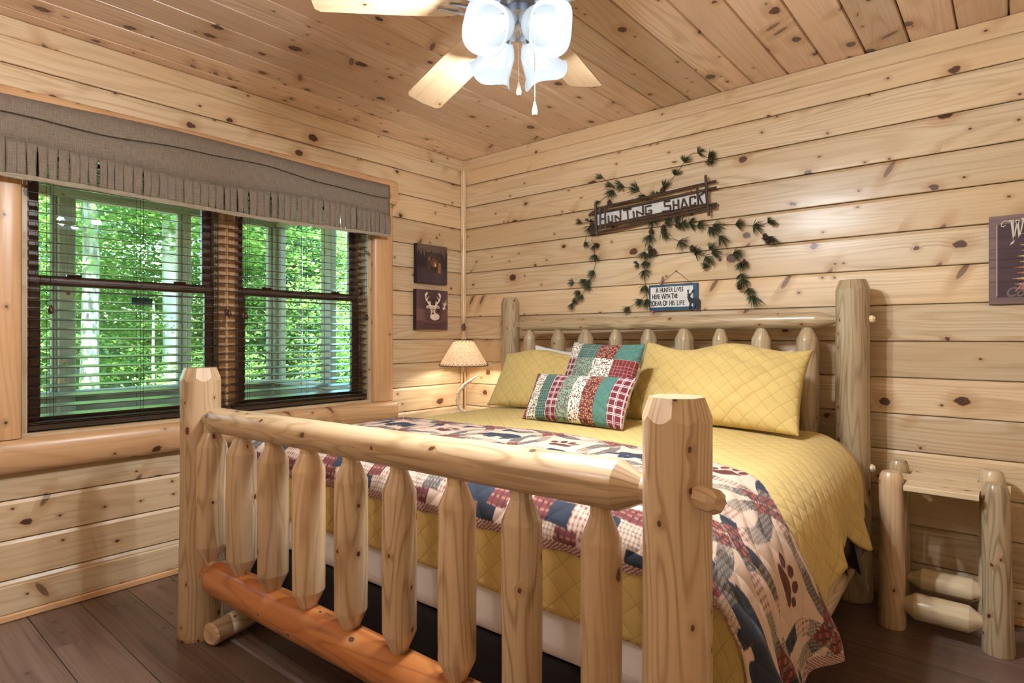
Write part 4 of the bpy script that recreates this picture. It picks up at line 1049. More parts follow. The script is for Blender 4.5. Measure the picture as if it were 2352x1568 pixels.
# pine garlands
NEED = G('pine_needles')
nn_ = NEED.n('ShaderNodeNewGeometry').outputs['Random Per Island']
NEED.bsdf(NEED.mix(nn_, (0.018, 0.032, 0.014), (0.075, 0.098, 0.045)), 0.6)
NEED = NEED.mat
STEM = plain('garland_stem', (0.085, 0.06, 0.03), 0.7)
CONE = plain('pine_cone_scales', (0.075, 0.042, 0.030), 0.7, 0.4, 200)
LBL = {'upper_left': 'pine garland above the HUNT letters of the twig sign', 'upper_right': 'pine garland rising steeply above the SHACK letters of the twig sign', 'left': 'pine garland hanging down from the left end of the twig sign',
       'middle': 'pine garland hanging straight down beside the small blue hunter sign', 'right': 'pine garland running level from under the twig sign to the right', 'lower_right': 'pine garland drooping from under the twig sign towards the tall bed post'}
for key, st in {'upper_left':{'sprigs':[((1.2114,2.1069),[(1.1684,2.1249)]),((1.2807,2.0482),[(1.2297,2.0592)]),((1.357,2.0307),[(1.2985,2.0712),(1.3074,2.018)]),((1.4508,1.9928),[(1.3829,2.0214),(1.4114,2.0472),(1.3886,1.995)]),((1.2807,2.0223),[(1.2568,1.9687),(1.2266,2.002),(1.2926,1.9712)]),((1.1931,1.9702),[(1.1591,1.9593)]),((1.4702,1.9671),[(1.4786,1.9258),(1.448,1.9479),(1.506,1.9367)])],'cones':[(1.2628,1.9496)],'stem':[[(1.2114,2.1069),(1.2807,2.0482),(1.357,2.0307),(1.4508,1.9928),(1.4702,1.9671)],[(1.3191,2.0394),(1.2807,2.0223),(1.2357,1.998),(1.1931,1.9702)]]},'upper_right':{'sprigs':[((1.5575,1.9439),[(1.5333,1.9723),(1.5762,1.9656)]),((1.6053,1.9732),[(1.6497,2.0122),(1.6158,2.0276)]),((1.6703,2.0425),[(1.6933,2.0745),(1.6652,2.0772),(1.7186,2.0531)]),((1.7287,2.1014),[(1.7437,2.1414),(1.771,2.1242),(1.7161,2.142)]),((1.8028,2.1415),[(1.8463,2.1514),(1.8367,2.1114),(1.8222,2.1703)]),((1.8606,2.1021),[(1.9054,2.1141),(1.896,2.1344)]),((1.8677,2.0914),[(1.8819,2.0517),(1.8534,2.0616),(1.9077,2.0654)])],'cones':[(1.6048,1.9681),(1.8784,2.0906)],'stem':[[(1.5575,1.9439),(1.6053,1.9732),(1.6703,2.0425),(1.7287,2.1014),(1.7437,2.1295),(1.7759,2.1445),(1.8028,2.1415),(1.8606,2.1021)]]},'left':{'sprigs':[((1.0611,1.8519),[(1.0222,1.8621),(1.0287,1.8803)]),((1.1121,1.8563),[(1.156,1.8535),(1.0899,1.8725)]),((1.131,1.8273),[(1.0835,1.7927),(1.1121,1.7761),(1.156,1.7872)]),((1.0835,1.7362),[(1.1058,1.691),(1.0803,1.7042)]),((1.1466,1.7084),[(1.1839,1.7074),(1.1373,1.6694),(1.1684,1.6851)]),((1.1529,1.652),[(1.131,1.6086),(1.19,1.6118),(1.1591,1.6063)]),((1.1466,1.5542),[(1.1026,1.5251),(1.1498,1.5008),(1.1247,1.5023)]),((1.0899,1.5018),[(1.0482,1.4827),(1.0675,1.4708)]),((1.1184,1.5),[(1.0803,1.4566),(1.1089,1.4605)]),((1.1058,1.4767),[(1.0835,1.4403),(1.1152,1.428)]),((0.9993,1.4855),[(0.9595,1.4851),(0.9695,1.5065),(0.9695,1.4681)]),((1.0482,1.4313),[(1.0058,1.4197),(1.0189,1.3974)]),((1.0611,1.4091),[(1.0157,1.3812),(1.0707,1.3763),(1.0417,1.3666)]),((0.9894,1.3603),[(0.9629,1.3256),(0.9927,1.3192)])],'cones':[(1.1406,1.832),(1.1343,1.8062),(1.0095,1.3726)],'stem':[[(1.0611,1.8519),(1.1121,1.8537),(1.131,1.8273)],[(1.0899,1.7731),(1.0835,1.7362)],[(1.1341,1.7683),(1.131,1.7366),(1.1466,1.7084),(1.1529,1.652),(1.156,1.5933),(1.1466,1.5542),(1.1184,1.5),(1.0899,1.4508),(1.0546,1.4094),(0.9993,1.3736),(0.9894,1.3603)],[(1.0899,1.5018),(1.0417,1.4804),(0.9993,1.4855)]]},'middle':{'sprigs':[((1.5414,1.8078),[(1.5333,1.7717),(1.5868,1.7825),(1.5115,1.7768)]),((1.6211,1.8076),[(1.6575,1.7618),(1.6315,1.7625),(1.6626,1.7878)]),((1.5224,1.7308),[(1.4786,1.6906),(1.5494,1.6784),(1.5115,1.6723),(1.5333,1.6702)]),((1.4868,1.6373),[(1.4536,1.5976),(1.517,1.5923),(1.4841,1.585)]),((1.5142,1.6372),[(1.5333,1.5909),(1.5494,1.6142)]),((1.4536,1.5649),[(1.4255,1.5848),(1.4283,1.5542)]),((1.4923,1.5844),[(1.4978,1.5365),(1.4702,1.5511),(1.5197,1.5474)]),((1.4841,1.53),[(1.5305,1.5069),(1.4786,1.4729),(1.5115,1.4833),(1.4619,1.4965)]),((1.4951,1.4444),[(1.4675,1.4033),(1.5115,1.3863),(1.4896,1.3898)]),((1.4758,1.3629),[(1.4283,1.3395),(1.4508,1.3261)]),((1.3915,1.323),[(1.357,1.2934),(1.3714,1.2879)]),((1.5033,1.3643),[(1.4978,1.3046),(1.5305,1.321),(1.4841,1.32)])],'cones':[(1.5355,1.7471),(1.5274,1.6517),(1.5517,1.6297)],'stem':[[(1.5414,1.8078),(1.5278,1.7699),(1.5224,1.7308),(1.4951,1.6739),(1.4868,1.6373),(1.4923,1.5844),(1.4841,1.53),(1.4951,1.4444),(1.5033,1.3643)],[(1.4923,1.3897),(1.4758,1.3629),(1.4283,1.337),(1.3915,1.323)],[(1.5414,1.8078),(1.5842,1.8098),(1.6211,1.8076)]]},'right':{'sprigs':[((1.6703,1.7941),[(1.706,1.8063),(1.7009,1.7686)]),((1.7111,1.7698),[(1.7561,1.7311),(1.7387,1.7973),(1.7611,1.7613),(1.7262,1.7274)]),((1.7561,1.769),[(1.7931,1.7268),(1.7906,1.7907)]),((1.8004,1.7495),[(1.8487,1.7716),(1.8343,1.7197),(1.8534,1.7431)]),((1.889,1.7434),[(1.9562,1.7444),(1.9493,1.7065),(1.924,1.7002),(1.9424,1.7255)]),((2.006,1.7293),[(2.0504,1.7507),(2.0482,1.7018),(2.0591,1.725)]),((2.0961,1.7139),[(2.1451,1.7211),(2.1111,1.6658),(2.1514,1.6767),(2.1367,1.6981)]),((2.1661,1.7207),[(2.1828,1.7404),(2.2178,1.6993),(2.2076,1.7199)]),((2.1703,1.6441),[(2.2199,1.6065),(2.2035,1.6341)]),((1.8677,1.7344),[(1.8913,1.6832),(1.917,1.6873)]),((1.9216,1.6799),[(1.9401,1.6208),(1.9767,1.6331),(1.9608,1.6188)])],'cones':[(1.6977,1.7621),(1.61,1.7581),(2.1582,1.6478),(2.1728,1.6268)],'stem':[[(1.6211,1.8076),(1.6703,1.7941),(1.7111,1.7698),(1.8004,1.7495),(1.889,1.7434),(2.006,1.7293),(2.0961,1.7139),(2.1409,1.7085),(2.1661,1.7207)],[(2.0961,1.7139),(2.1367,1.6696),(2.1703,1.6441)],[(1.8487,1.7507),(1.8677,1.7344),(1.896,1.6965),(1.9216,1.6799)]]},'lower_right':{'sprigs':[((1.5974,1.7421),[(1.6289,1.6826),(1.6575,1.7159),(1.6132,1.6964)]),((1.6959,1.6757),[(1.7186,1.6184),(1.7586,1.6739),(1.7412,1.6401)]),((1.7857,1.6075),[(1.8101,1.6404),(1.8174,1.5671),(1.8391,1.5886),(1.8295,1.6151)]),((1.8677,1.6139),[(1.8748,1.6549),(1.9124,1.6464),(1.896,1.6158)]),((1.8795,1.5943),[(1.9332,1.6054),(1.9332,1.5597),(1.91,1.5685)]),((1.8463,1.5786),[(1.8582,1.5312),(1.8983,1.5327)]),((1.8677,1.5212),[(1.8246,1.5384),(1.8343,1.5097)]),((1.9925,1.5773),[(2.0438,1.5995),(2.0393,1.5418),(2.0504,1.5699)]),((2.0349,1.5332),[(2.0082,1.4993),(2.0657,1.4884),(2.0327,1.4863)]),((2.0305,1.4708),[(2.0172,1.4402),(2.0701,1.4437),(2.046,1.4318)]),((2.0393,1.4456),[(2.0194,1.3997),(2.0809,1.4164),(2.0547,1.3911)]),((2.0701,1.397),[(2.0635,1.3551),(2.1111,1.3684),(2.0853,1.3497)]),((2.0961,1.3581),[(2.0788,1.3078),(2.1367,1.2993),(2.1068,1.3003),(2.0679,1.3327)])],'cones':[(1.61,1.7386),(1.7775,1.6278),(2.0555,1.5279),(2.0313,1.407)],'stem':[[(1.5974,1.7421),(1.6367,1.6939),(1.6626,1.6936),(1.6959,1.6757),(1.771,1.6301),(1.7857,1.6075),(1.8246,1.5852),(1.8795,1.5873),(1.9925,1.5773),(2.0349,1.5332),(2.0305,1.4708),(2.0438,1.4341),(2.0701,1.397),(2.0961,1.3581)],[(1.8295,1.5848),(1.8534,1.6082),(1.8677,1.6139)],[(1.8463,1.5786),(1.863,1.5494),(1.8677,1.5212)]]}}.items():
    pts0 = st['stem'][0]
    gl_ = empty('pine_garland', (sum(p[0] for p in pts0) / len(pts0), -0.004, min(p[1] for p in pts0)), LBL[key], 'garland', 'pine garlands around the twig sign')
    rr = random.Random(len(key) * 7)
    for line in st['stem']:
        pp = [(p[0], -0.020 - 0.008 * (k % 2), p[1]) for k, p in enumerate(line)]
        MB().tube(pp, 0.0016, 5).build('stem', STEM, gl_)
    for (b, tips) in st['sprigs']:
        m = MB()
        mx_ = sum(t[0] - b[0] for t in tips) / len(tips); mz_ = sum(t[1] - b[1] for t in tips) / len(tips)
        per = max(14, 62 // len(tips))
        for t in tips:
            L = max(0.028, math.dist(b, t)) * 1.22
            a0 = math.atan2(t[1] - b[1], t[0] - b[0])
            for q in range(per):
                a = a0 + rr.gauss(0, 0.24); el = rr.uniform(-0.15, 0.75)
                l = L * rr.uniform(0.72, 1.05)
                d = Vector((math.cos(a) * math.cos(el), -math.sin(el), math.sin(a) * math.cos(el)))
                p0 = Vector((b[0], -0.024, b[1])) + d * 0.002
                sd = d.cross(Vector((rr.uniform(-1, 1), rr.uniform(-1, 1), rr.uniform(-1, 1)))).normalized() * 0.0013
                mid = p0 + d * l * 0.55 + Vector((0, 0, 0.002)); p1 = p0 + d * l - Vector((0, 0, l * 0.06))
                m.add([p0 - sd, p0 + sd, mid + sd, mid - sd, p1], [(0, 1, 2, 3), (3, 2, 4)])
        o = m.build('sprig', NEED, gl_, smooth=False)
    for c in st['cones']:
        m = MB(); r0 = 0.0150
        cc = Vector((c[0], -0.036, c[1]))
        m.lathe(cc - Vector((0, 0, 0.018)), cc + Vector((0, 0, 0.018)), [(0, 0.004), (0.008, 0.011), (0.02, 0.010), (0.036, 0.003)], n=8)
        for ring in range(5):
            zz = -0.014 + ring * 0.007; rad = r0 * (0.75, 1.0, 1.0, 0.8, 0.5)[ring]
            for k in range(7):
                a = 2 * PI * (k + 0.5 * (ring % 2)) / 7
                d = Vector((math.cos(a), math.sin(a), 0)); sdv = Vector((-math.sin(a), math.cos(a), 0)) * 0.0055
                p = cc + Vector((0, 0, zz))
                m.add([p + d * rad * 0.4 - sdv * 0.6, p + d * rad * 0.4 + sdv * 0.6, p + d * rad * 1.05 + sdv + Vector((0, 0, -0.002)), p + d * rad * 1.2 + Vector((0, 0, 0.001)), p + d * rad * 1.05 - sdv + Vector((0, 0, -0.002))], [(0, 1, 2, 3, 4)])
        m.build('pine_cone', CONE, gl_, smooth=False)

# ---------------------------------------------------------------- painted prints (flat pictures, colours on a dense mesh)
PAINT = G('print_ink')
PAINT.bsdf(PAINT.n('ShaderNodeAttribute', attribute_name='Col').outputs['Color'], 0.55)
PAINT = PAINT.mat
def fbm(x, y, seed=0):
    r = np.random.default_rng(seed); v = np.zeros_like(x); a = 1.0
    for o in range(5):
        for _ in range(3):
            ang = r.uniform(0, 6.28); ph = r.uniform(0, 6.28); f = 4.0 * 2 ** o
            v += a * np.sin((x * math.cos(ang) + y * math.sin(ang)) * f + ph) / 3
        a *= 0.6
    return v
def segm(x, y, a, b, w):
    ax, ay = a; bx, by = b
    t = np.clip(((x - ax) * (bx - ax) + (y - ay) * (by - ay)) / max(1e-9, (bx - ax) ** 2 + (by - ay) ** 2), 0, 1)
    return np.hypot(x - ax - t * (bx - ax), y - ay - t * (by - ay)) < w * (1 - 0.5 * t)
def bear_print(x, y):
    n = fbm(x, y, 2)[..., None]
    c = sr(66, 52, 60) * (1 + 0.25 * n) * np.ones(x.shape + (3,))
    top = 0.80 + 0.05 * np.sin(x * 9)
    sky = y > 0.70
    c = np.where((y > 0.66)[..., None], sr(104, 84, 76) * (1 + 0.12 * n), c)
    for k in range(13):
        cx = (k + 0.5) / 13 + 0.03 * math.sin(k * 5); hh = 0.80 + 0.13 * hash2(np.array(k), np.array(3.0))
        q = (np.abs(x - cx) < 0.055 * np.clip((hh - y) / 0.25, 0, 1.4)) & (y < hh) & (y > 0.40)
        c[q] = sr(44, 34, 40)
    c[(y < 0.64) & (y > 0.42)] = (sr(48, 38, 44) * (1 + 0.3 * n))[(y < 0.64) & (y > 0.42)]
    inn = (x > 0.30) & (x < 0.78) & (y > 0.28) & (y < 0.80)
    c = np.where(inn[..., None], sr(70, 50, 46) * (1 + 0.5 * np.maximum(n, -0.6)), c)
    fr_ = inn & ~((x > 0.312) & (x < 0.768) & (y > 0.29) & (y < 0.79)); c[fr_] = sr(34, 26, 30)
    c[inn & (x < 0.42) & (y > 0.6) & (n[..., 0] > 0.1)] = sr(150, 110, 80)
    c[inn & (x > 0.68) & (y < 0.55) & (n[..., 0] > 0.0)] = sr(150, 100, 66)
    c[ell(x, y, 0.56, 0.50, 0.135, 0.19)] = sr(52, 36, 34)
    c[ell(x, y, 0.46, 0.64, 0.035, 0.035) | ell(x, y, 0.65, 0.64, 0.035, 0.035)] = sr(46, 32, 32)
    f = ell(x, y, 0.56, 0.54, 0.12, 0.13); c[f] = (sr(96, 66, 52) * (1 + 0.3 * n))[f]
    c[ell(x, y, 0.585, 0.50, 0.045, 0.085)] = sr(150, 112, 86)
    c[ell(x, y, 0.595, 0.47, 0.022, 0.05)] = sr(226, 196, 160)
    c[ell(x, y, 0.585, 0.435, 0.028, 0.022)] = sr(30, 22, 22)
    c[ell(x, y, 0.515, 0.565, 0.012, 0.010) | ell(x, y, 0.615, 0.565, 0.012, 0.010)] = sr(20, 14, 14)
    return np.clip(c, 0, 1)
def deer_print(x, y):
    n = fbm(x, y * 0.4, 5)[..., None]; n2 = fbm(x * 2, y, 8)[..., None]
    c = sr(92, 66, 72) * (1 + 0.28 * n) * np.ones(x.shape + (3,))
    c = np.where((y < 0.52 + 0.05 * n[..., 0])[..., None], sr(112, 80, 80) * (1 + 0.25 * n2), c)
    c = np.where((y < 0.22 + 0.06 * n2[..., 0])[..., None], sr(84, 56, 62) * (1 + 0.2 * n2), c)
    inn = (x > 0.28) & (x < 0.76) & (y > 0.24) & (y < 0.76)
    c = np.where(inn[..., None], c * 0.8, c)
    c[inn & ~((x > 0.29) & (x < 0.75) & (y > 0.25) & (y < 0.75))] = sr(52, 34, 40)
    W_ = sr(240, 228, 216)
    q = inn & (y < 0.42) & (n2[..., 0] > 0.05); c[q] = sr(210, 190, 180)
    for sgn in (-1, 1):
        cx = 0.52
        P_ = [(0.07, 0.60), (0.13, 0.66), (0.21, 0.74), (0.235, 0.84), (0.20, 0.93)]
        P_ = [(cx + sgn * a, b) for a, b in P_]
        for a, b in zip(P_[:-1], P_[1:]): c[segm(x, y, a, b, 0.024)] = W_
        for (a, b) in (((0.08, 0.61), (0.075, 0.70)), ((0.12, 0.65), (0.10, 0.73)), ((0.20, 0.74), (0.13, 0.83)), ((0.23, 0.83), (0.16, 0.93)), ((0.225, 0.80), (0.25, 0.90))):
            c[segm(x, y, (cx + sgn * a[0], a[1]), (cx + sgn * b[0], b[1]), 0.014)] = W_
        c[ell(x, y, cx + sgn * 0.145, 0.575, 0.072, 0.038, -sgn * 0.25)] = W_
        c[ell(x, y, cx + sgn * 0.15, 0.570, 0.042, 0.016, -sgn * 0.25)] = sr(150, 124, 120)
    c[ell(x, y, 0.52, 0.54, 0.105, 0.075)] = sr(226, 208, 196)
    c[ell(x, y, 0.52, 0.45, 0.075, 0.13)] = sr(216, 196, 184)
    c[ell(x, y, 0.58, 0.33, 0.15, 0.09) & inn] = sr(230, 214, 204)
    c[ell(x, y, 0.52, 0.34, 0.06, 0.05)] = W_
    c[ell(x, y, 0.515, 0.41, 0.034, 0.024)] = sr(46, 32, 34)
    c[ell(x, y, 0.455, 0.515, 0.016, 0.013) | ell(x, y, 0.585, 0.515, 0.016, 0.013)] = sr(40, 28, 30)
    c[ell(x, y, 0.52, 0.50, 0.018, 0.05)] = sr(150, 124, 118)
    for (a, b) in (((0.90, 0.55), (0.90, 0.70)), ((0.90, 0.60), (0.83, 0.70)), ((0.90, 0.60), (0.97, 0.68)), ((0.92, 0.64), (0.95, 0.76))): c[segm(x, y, a, b, 0.012)] = W_
    c[ell(x, y, 0.88, 0.55, 0.05, 0.04)] = sr(220, 200, 192)
    return np.clip(c, 0, 1)
CANV = plain('canvas_edge', (0.020, 0.012, 0.016), 0.6)
def canvas(y0, y1, z0, z1, fn, label):
    t = MB().box((0.001, y0, z0), (0.0345, y1, z1)).build('canvas_print', CANV, smooth=False)
    tag(t, label, 'picture', 'canvas prints by the corner')
    ny, nx = 200, 170
    a = np.linspace(0, 1, nx)[None, :].repeat(ny, 0); b = np.linspace(0, 1, ny)[:, None].repeat(nx, 1)
    P = np.stack([np.full_like(a, 0.0352), y0 + (y1 - y0) * a, z0 + (z1 - z0) * b], -1)
    grid_obj('printed_face', P, PAINT, t, col=fn(a, b), smooth=False)
canvas(-0.478, -0.198, 1.514, 1.780, bear_print, 'canvas print of a bear in dark woods, hung above the deer print')
canvas(-0.484, -0.195, 1.195, 1.470, deer_print, 'canvas print of a white antlered deer head, hung below the bear print')

# wooden sign cut by the right edge of the photo
def w_print(x, y):
    n = fbm(x * 0.35, y * 6, 11)[..., None]; n2 = fbm(x, y * 2, 4)[..., None]
    c = sr(70, 46, 54) * (1 + 0.22 * n) * np.ones(x.shape + (3,))
    bd = (x < 0.085) | (x > 0.915) | (y < 0.075) | (y > 0.90)
    c = np.where(bd[..., None], sr(122, 100, 98) * (1 + 0.22 * n), c)
    for yy in (0.25, 0.41, 0.505, 0.62, 0.755, 0.84): c[np.abs(y - yy) < 0.004] *= 0.45
    lnx = (np.abs(x - 0.085) < 0.006) & (y > 0.09) & (y < 0.90); c[lnx] = sr(180, 160, 150)
    # pine tree in pale gold with a dark trunk at the middle
    for k, yy in enumerate(np.linspace(0.22, 0.78, 10)):
        w = 0.24 - 0.012 * k + 0.03 * (k % 2)
        q = (np.abs(x - 0.50) < w * np.clip(1 - np.abs(y - yy) / 0.028, 0, 1)); c[q] = (sr(190, 172, 128) if k not in (2, 3) else sr(170, 116, 84))
    c[(np.abs(x - 0.50) < 0.12) & (y > 0.3) & (y < 0.66) & (n2[..., 0] > 0.0)] = sr(112, 106, 112)
    c[(np.abs(x - 0.48) < 0.10) & (y > 0.3) & (y < 0.66) & (n2[..., 0] > 0.7)] = sr(60, 56, 62)
    return np.clip(c, 0, 1)
wx0, wx1, wz0, wz1 = 3.030, 3.330, 1.281, 1.637
ws = MB().box((wx0, -0.016, wz0), (wx1, -0.001, wz1)).build('wooden_sign', plain('dark_sign_edge', (0.05, 0.03, 0.03), 0.6), smooth=False)
tag(ws, 'dark plum plank sign with a big W, cut by the right edge of the photo', 'sign')
a = np.linspace(0, 1, 160)[None, :].repeat(200, 0); b = np.linspace(0, 1, 200)[:, None].repeat(160, 1)
grid_obj('printed_face', np.stack([wx0 + (wx1 - wx0) * a, np.full_like(a, -0.0166), wz0 + (wz1 - wz0) * b], -1), PAINT, ws, col=w_print(a, b), smooth=False)
CREAMP = plain('cream_lettering', (0.62, 0.60, 0.52), 0.6)
PINKP = plain('faded_red_lettering', (0.42, 0.20, 0.18), 0.6)
GREYP_ = plain('grey_lettering', (0.16, 0.13, 0.13), 0.6)
# the W with slab serifs and a curl at its left
m = MB()
wq = [[(0.068, 0.330), (0.077, 0.330), (0.081, 0.262), (0.076, 0.252)], [(0.076, 0.252), (0.081, 0.262), (0.091, 0.328), (0.086, 0.330)], [(0.086, 0.330), (0.093, 0.330), (0.098, 0.266), (0.093, 0.256)], [(0.093, 0.256), (0.098, 0.266), (0.110, 0.334), (0.105, 0.334)],
      [(0.062, 0.328), (0.080, 0.328), (0.079, 0.335), (0.063, 0.335)], [(0.082, 0.328), (0.096, 0.328), (0.095, 0.334), (0.083, 0.334)], [(0.100, 0.332), (0.117, 0.332), (0.116, 0.339), (0.101, 0.339)], [(0.070, 0.246), (0.082, 0.255), (0.077, 0.242), (0.066, 0.234)]]
for q in wq:
    ar = sum(q[i][0] * q[(i + 1) % 4][1] - q[(i + 1) % 4][0] * q[i][1] for i in range(4))
    m.prism([(wx0 + p[0], wz0 + p[1]) for p in (q if ar > 0 else q[::-1])], 0.001, wall_axes(-0.0168))
m.tube([(wx0 + 0.064, -0.0176, wz0 + 0.331), (wx0 + 0.050, -0.0176, wz0 + 0.334), (wx0 + 0.040, -0.0176, wz0 + 0.326), (wx0 + 0.040, -0.0176, wz0 + 0.314), (wx0 + 0.047, -0.0176, wz0 + 0.310), (wx0 + 0.053, -0.0176, wz0 + 0.317)], 0.0018, 6)
m.build('letter', CREAMP, ws, smooth=False)
text('Am', 0.045, (wx0 + 0.082, -0.0172, wz0 + 0.050), WA, ws, PINKP, sx=0.9, shear=0.35)
text('Conv', 0.052, (wx0 + 0.050, -0.0172, wz0 + 0.030), WA, ws, GREYP_, sx=0.9, shear=0.35)

# ---------------------------------------------------------------- ceiling fan
FX, FYY = 1.985, -1.765
fan = empty('ceiling_fan', (FX, FYY, 1.78), 'ceiling fan with maple blades and a lit four-shade light kit', 'ceiling fan')
STEEL = plain('brushed_nickel', (0.42, 0.46, 0.52), 0.25, 0.05, 40, Metallic=0.9)
def lz(name, z0, prof, mat, parent=fan, n=32): return MB().lathe((FX, FYY, z0), (FX, FYY, z0 + prof[-1][0]), prof, n=n).build(name, mat, parent, angle=40)
lz('canopy', 2.37, [(0, 0.03), (0.01, 0.05), (0.05, 0.068), (0.068, 0.07)], STEEL)
lz('downrod', 2.27, [(0, 0.014), (0.11, 0.014)], STEEL)
lz('motor_housing', 2.115, [(0, 0.055), (0.012, 0.085), (0.05, 0.105), (0.11, 0.105), (0.145, 0.07), (0.16, 0.03)], STEEL)
lz('light_kit', 2.035, [(0, 0.018), (0.006, 0.036), (0.022, 0.058), (0.05, 0.066), (0.07, 0.055), (0.082, 0.050)], STEEL)
for ang, L, ztip in ((166.6, 0.60, 2.035), (103.7, 0.606, 2.120), (232.3, 0.585, 2.098), (309.4, 0.59, 2.09), (14.0, 0.59, 2.13)):
    a = R_(ang); zr = 2.128
    d = Vector((math.cos(a), math.sin(a), 0)); s_ = Vector((-math.sin(a), math.cos(a), 0))
    dz = (ztip - zr) / L
    def fp(t, w, o=0.0): 
        p = Vector((FX, FYY, zr)) + d * t + s_ * w
        p.z += dz * t + w * math.tan(R_(11)) + o
        return p
    m = MB()
    out = [(0.17, -0.045), (0.20, -0.056), (0.35, -0.064), (L - 0.02, -0.068), (L - 0.003, -0.058), (L, -0.04), (L + 0.004, 0.0), (L, 0.04), (L - 0.003, 0.058), (L - 0.02, 0.068), (0.35, 0.064), (0.20, 0.056), (0.17, 0.045)]
    nq = len(out)
    V = [fp(t, w) for t, w in out] + [fp(t, w, 0.006) for t, w in out]
    F = [list(range(nq))[::-1], list(range(nq, 2 * nq))] + [(k, (k + 1) % nq, nq + (k + 1) % nq, nq + k) for k in range(nq)]
    U = [[(t, w) for t, w in out][::-1], list(out)] + [[(0, 0), (0.01, 0), (0.01, 0.01), (0, 0.01)]] * nq
    bl = m.add(V, F, U).build('blade', FANW, fan, smooth=False)
    m = MB()
    for w in (-0.022, 0.022):
        m.tube([fp(0.085, w * 0.6, -0.004), fp(0.12, w * 1.2, -0.010), fp(0.165, w * 1.4, -0.006), fp(0.235, w * 0.9, -0.005)], [0.008, 0.0075, 0.007, 0.003], 7)
    m.tube([fp(0.085, 0, -0.004), fp(0.13, 0, -0.010), fp(0.20, 0, -0.005)], [0.009, 0.008, 0.004], 7)
    m.build('blade_iron', STEEL, fan)
g = G('frosted_shade_glass')
t1 = g.n('ShaderNodeBsdfTransparent', {0: (1, 1, 1, 1)})
lw = g.n('ShaderNodeLayerWeight', {'Blend': 0.35}).outputs['Facing']
em = g.n('ShaderNodeEmission', {0: (0.84, 0.93, 1.0, 1), 1: g.m('MULTIPLY_ADD', g.m('POWER', lw, 1.5), -0.34, 0.68)})
gs = g.n('ShaderNodeBsdfGlossy', {0: (0.06, 0.07, 0.08, 1), 'Roughness': 0.2})
ad = g.n('ShaderNodeAddShader', {0: em.outputs[0], 1: gs.outputs[0]})
m2 = g.n('ShaderNodeMixShader', {0: 0.10, 1: ad.outputs[0], 2: t1.outputs[0]})
g.t.links.new(m2.outputs[0], g.out.inputs[0])
FROST = g.mat
g = G('fan_bulb'); em = g.n('ShaderNodeEmission', {0: (1.0, 0.97, 0.92, 1), 1: 22.0}); g.t.links.new(em.outputs[0], g.out.inputs[0])
FBULB = g.mat
for ang in (-84, -16, 92, 168):
    a = R_(ang)
    dip = 0.62 if ang < 0 else 1.0
    d = Vector((math.cos(a), math.sin(a), -dip)).normalized()
    p0 = Vector((FX + math.cos(a) * 0.055, FYY + math.sin(a) * 0.055, 2.062))
    MB().lathe(p0 - d * 0.03, p0 + d * 0.035, [(0, 0.012), (0.02, 0.020), (0.05, 0.024), (0.065, 0.022)], n=16).build('socket', STEEL, fan)
    prof = [(0.012, 0.026), (0.022, 0.036), (0.045, 0.049), (0.075, 0.055), (0.100, 0.059), (0.118, 0.068), (0.126, 0.076)]
    # tulip glass: outer and inner skin with a scalloped rim
    ax = d; e1 = ax.cross(Vector((0, 0, 1))).normalized(); e2 = ax.cross(e1)
    n = 36; V = []; F = []
    for sk in (0, 1):
        for i, (t, r) in (list(enumerate(prof)) if sk == 0 else list(enumerate(prof))[::-1]):
            for k in range(n):
                th = 2 * PI * k / n
                tt = t + (0.012 * math.sin(3 * th + 0.6) * (i / 6) ** 3)
                rr_ = r - 0.003 * sk
                V.append(p0 + ax * tt + (e1 * math.cos(th) + e2 * math.sin(th)) * rr_)
    ns = 2 * len(prof)
    for i in range(ns):
        j = (i + 1) % ns
        for k in range(n): F.append((i * n + k, i * n + (k + 1) % n, j * n + (k + 1) % n, j * n + k))
    sh = MB().add(V, F).build('glass_shade', FROST, fan, angle=60)
    MB().lathe(p0 + d * 0.030, p0 + d * 0.100, [(0, 0.012), (0.015, 0.014), (0.035, 0.025), (0.052, 0.028), (0.066, 0.018), (0.070, 0.004)], n=16).build('bulb', FBULB, fan)
    ld = bpy.data.lights.new('fan_light', 'POINT'); ld.energy = FAN_W * (1.1 if ang < 0 else 0.85); ld.color = (0.90, 0.96, 1.0); ld.shadow_soft_size = 0.03
    lo_ = bpy.data.objects.new('fan_light', ld); link(lo_); lo_.parent = fan
    lo_.location = p0 + d * (0.119 if ang < 0 else 0.100) - ORIG[fan.name]
CHAIN = plain('chain_metal', (0.5, 0.48, 0.44), 0.3, Metallic=0.8)
FOB = plain('pull_fob_wood', (0.42, 0.32, 0.23), 0.4)
for (x, y, z0, z1) in ((FX + 0.022, FYY - 0.022, 2.04, 1.892), (FX + 0.078, FYY - 0.018, 2.05, 1.822)):
    m = MB(); nbead = int((z0 - z1) / 0.0042)
    m.tube([(x, y, z0), (x, y, z1)], 0.0005, 4)
    for k in range(nbead):
        z = z1 + 0.0042 * (k + 0.5)
        m.lathe((x, y, z - 0.0016), (x, y, z + 0.0016), [(0, 0.0006), (0.0008, 0.0016), (0.0024, 0.0016), (0.0032, 0.0006)], n=6)
    ch = m.build('pull_chain', CHAIN, fan)
    MB().lathe((x, y, z1 - 0.042), (x, y, z1), [(0, 0.003), (0.003, 0.0065), (0.012, 0.0085), (0.030, 0.005), (0.042, 0.002)], n=12).build('fob', FOB, ch)

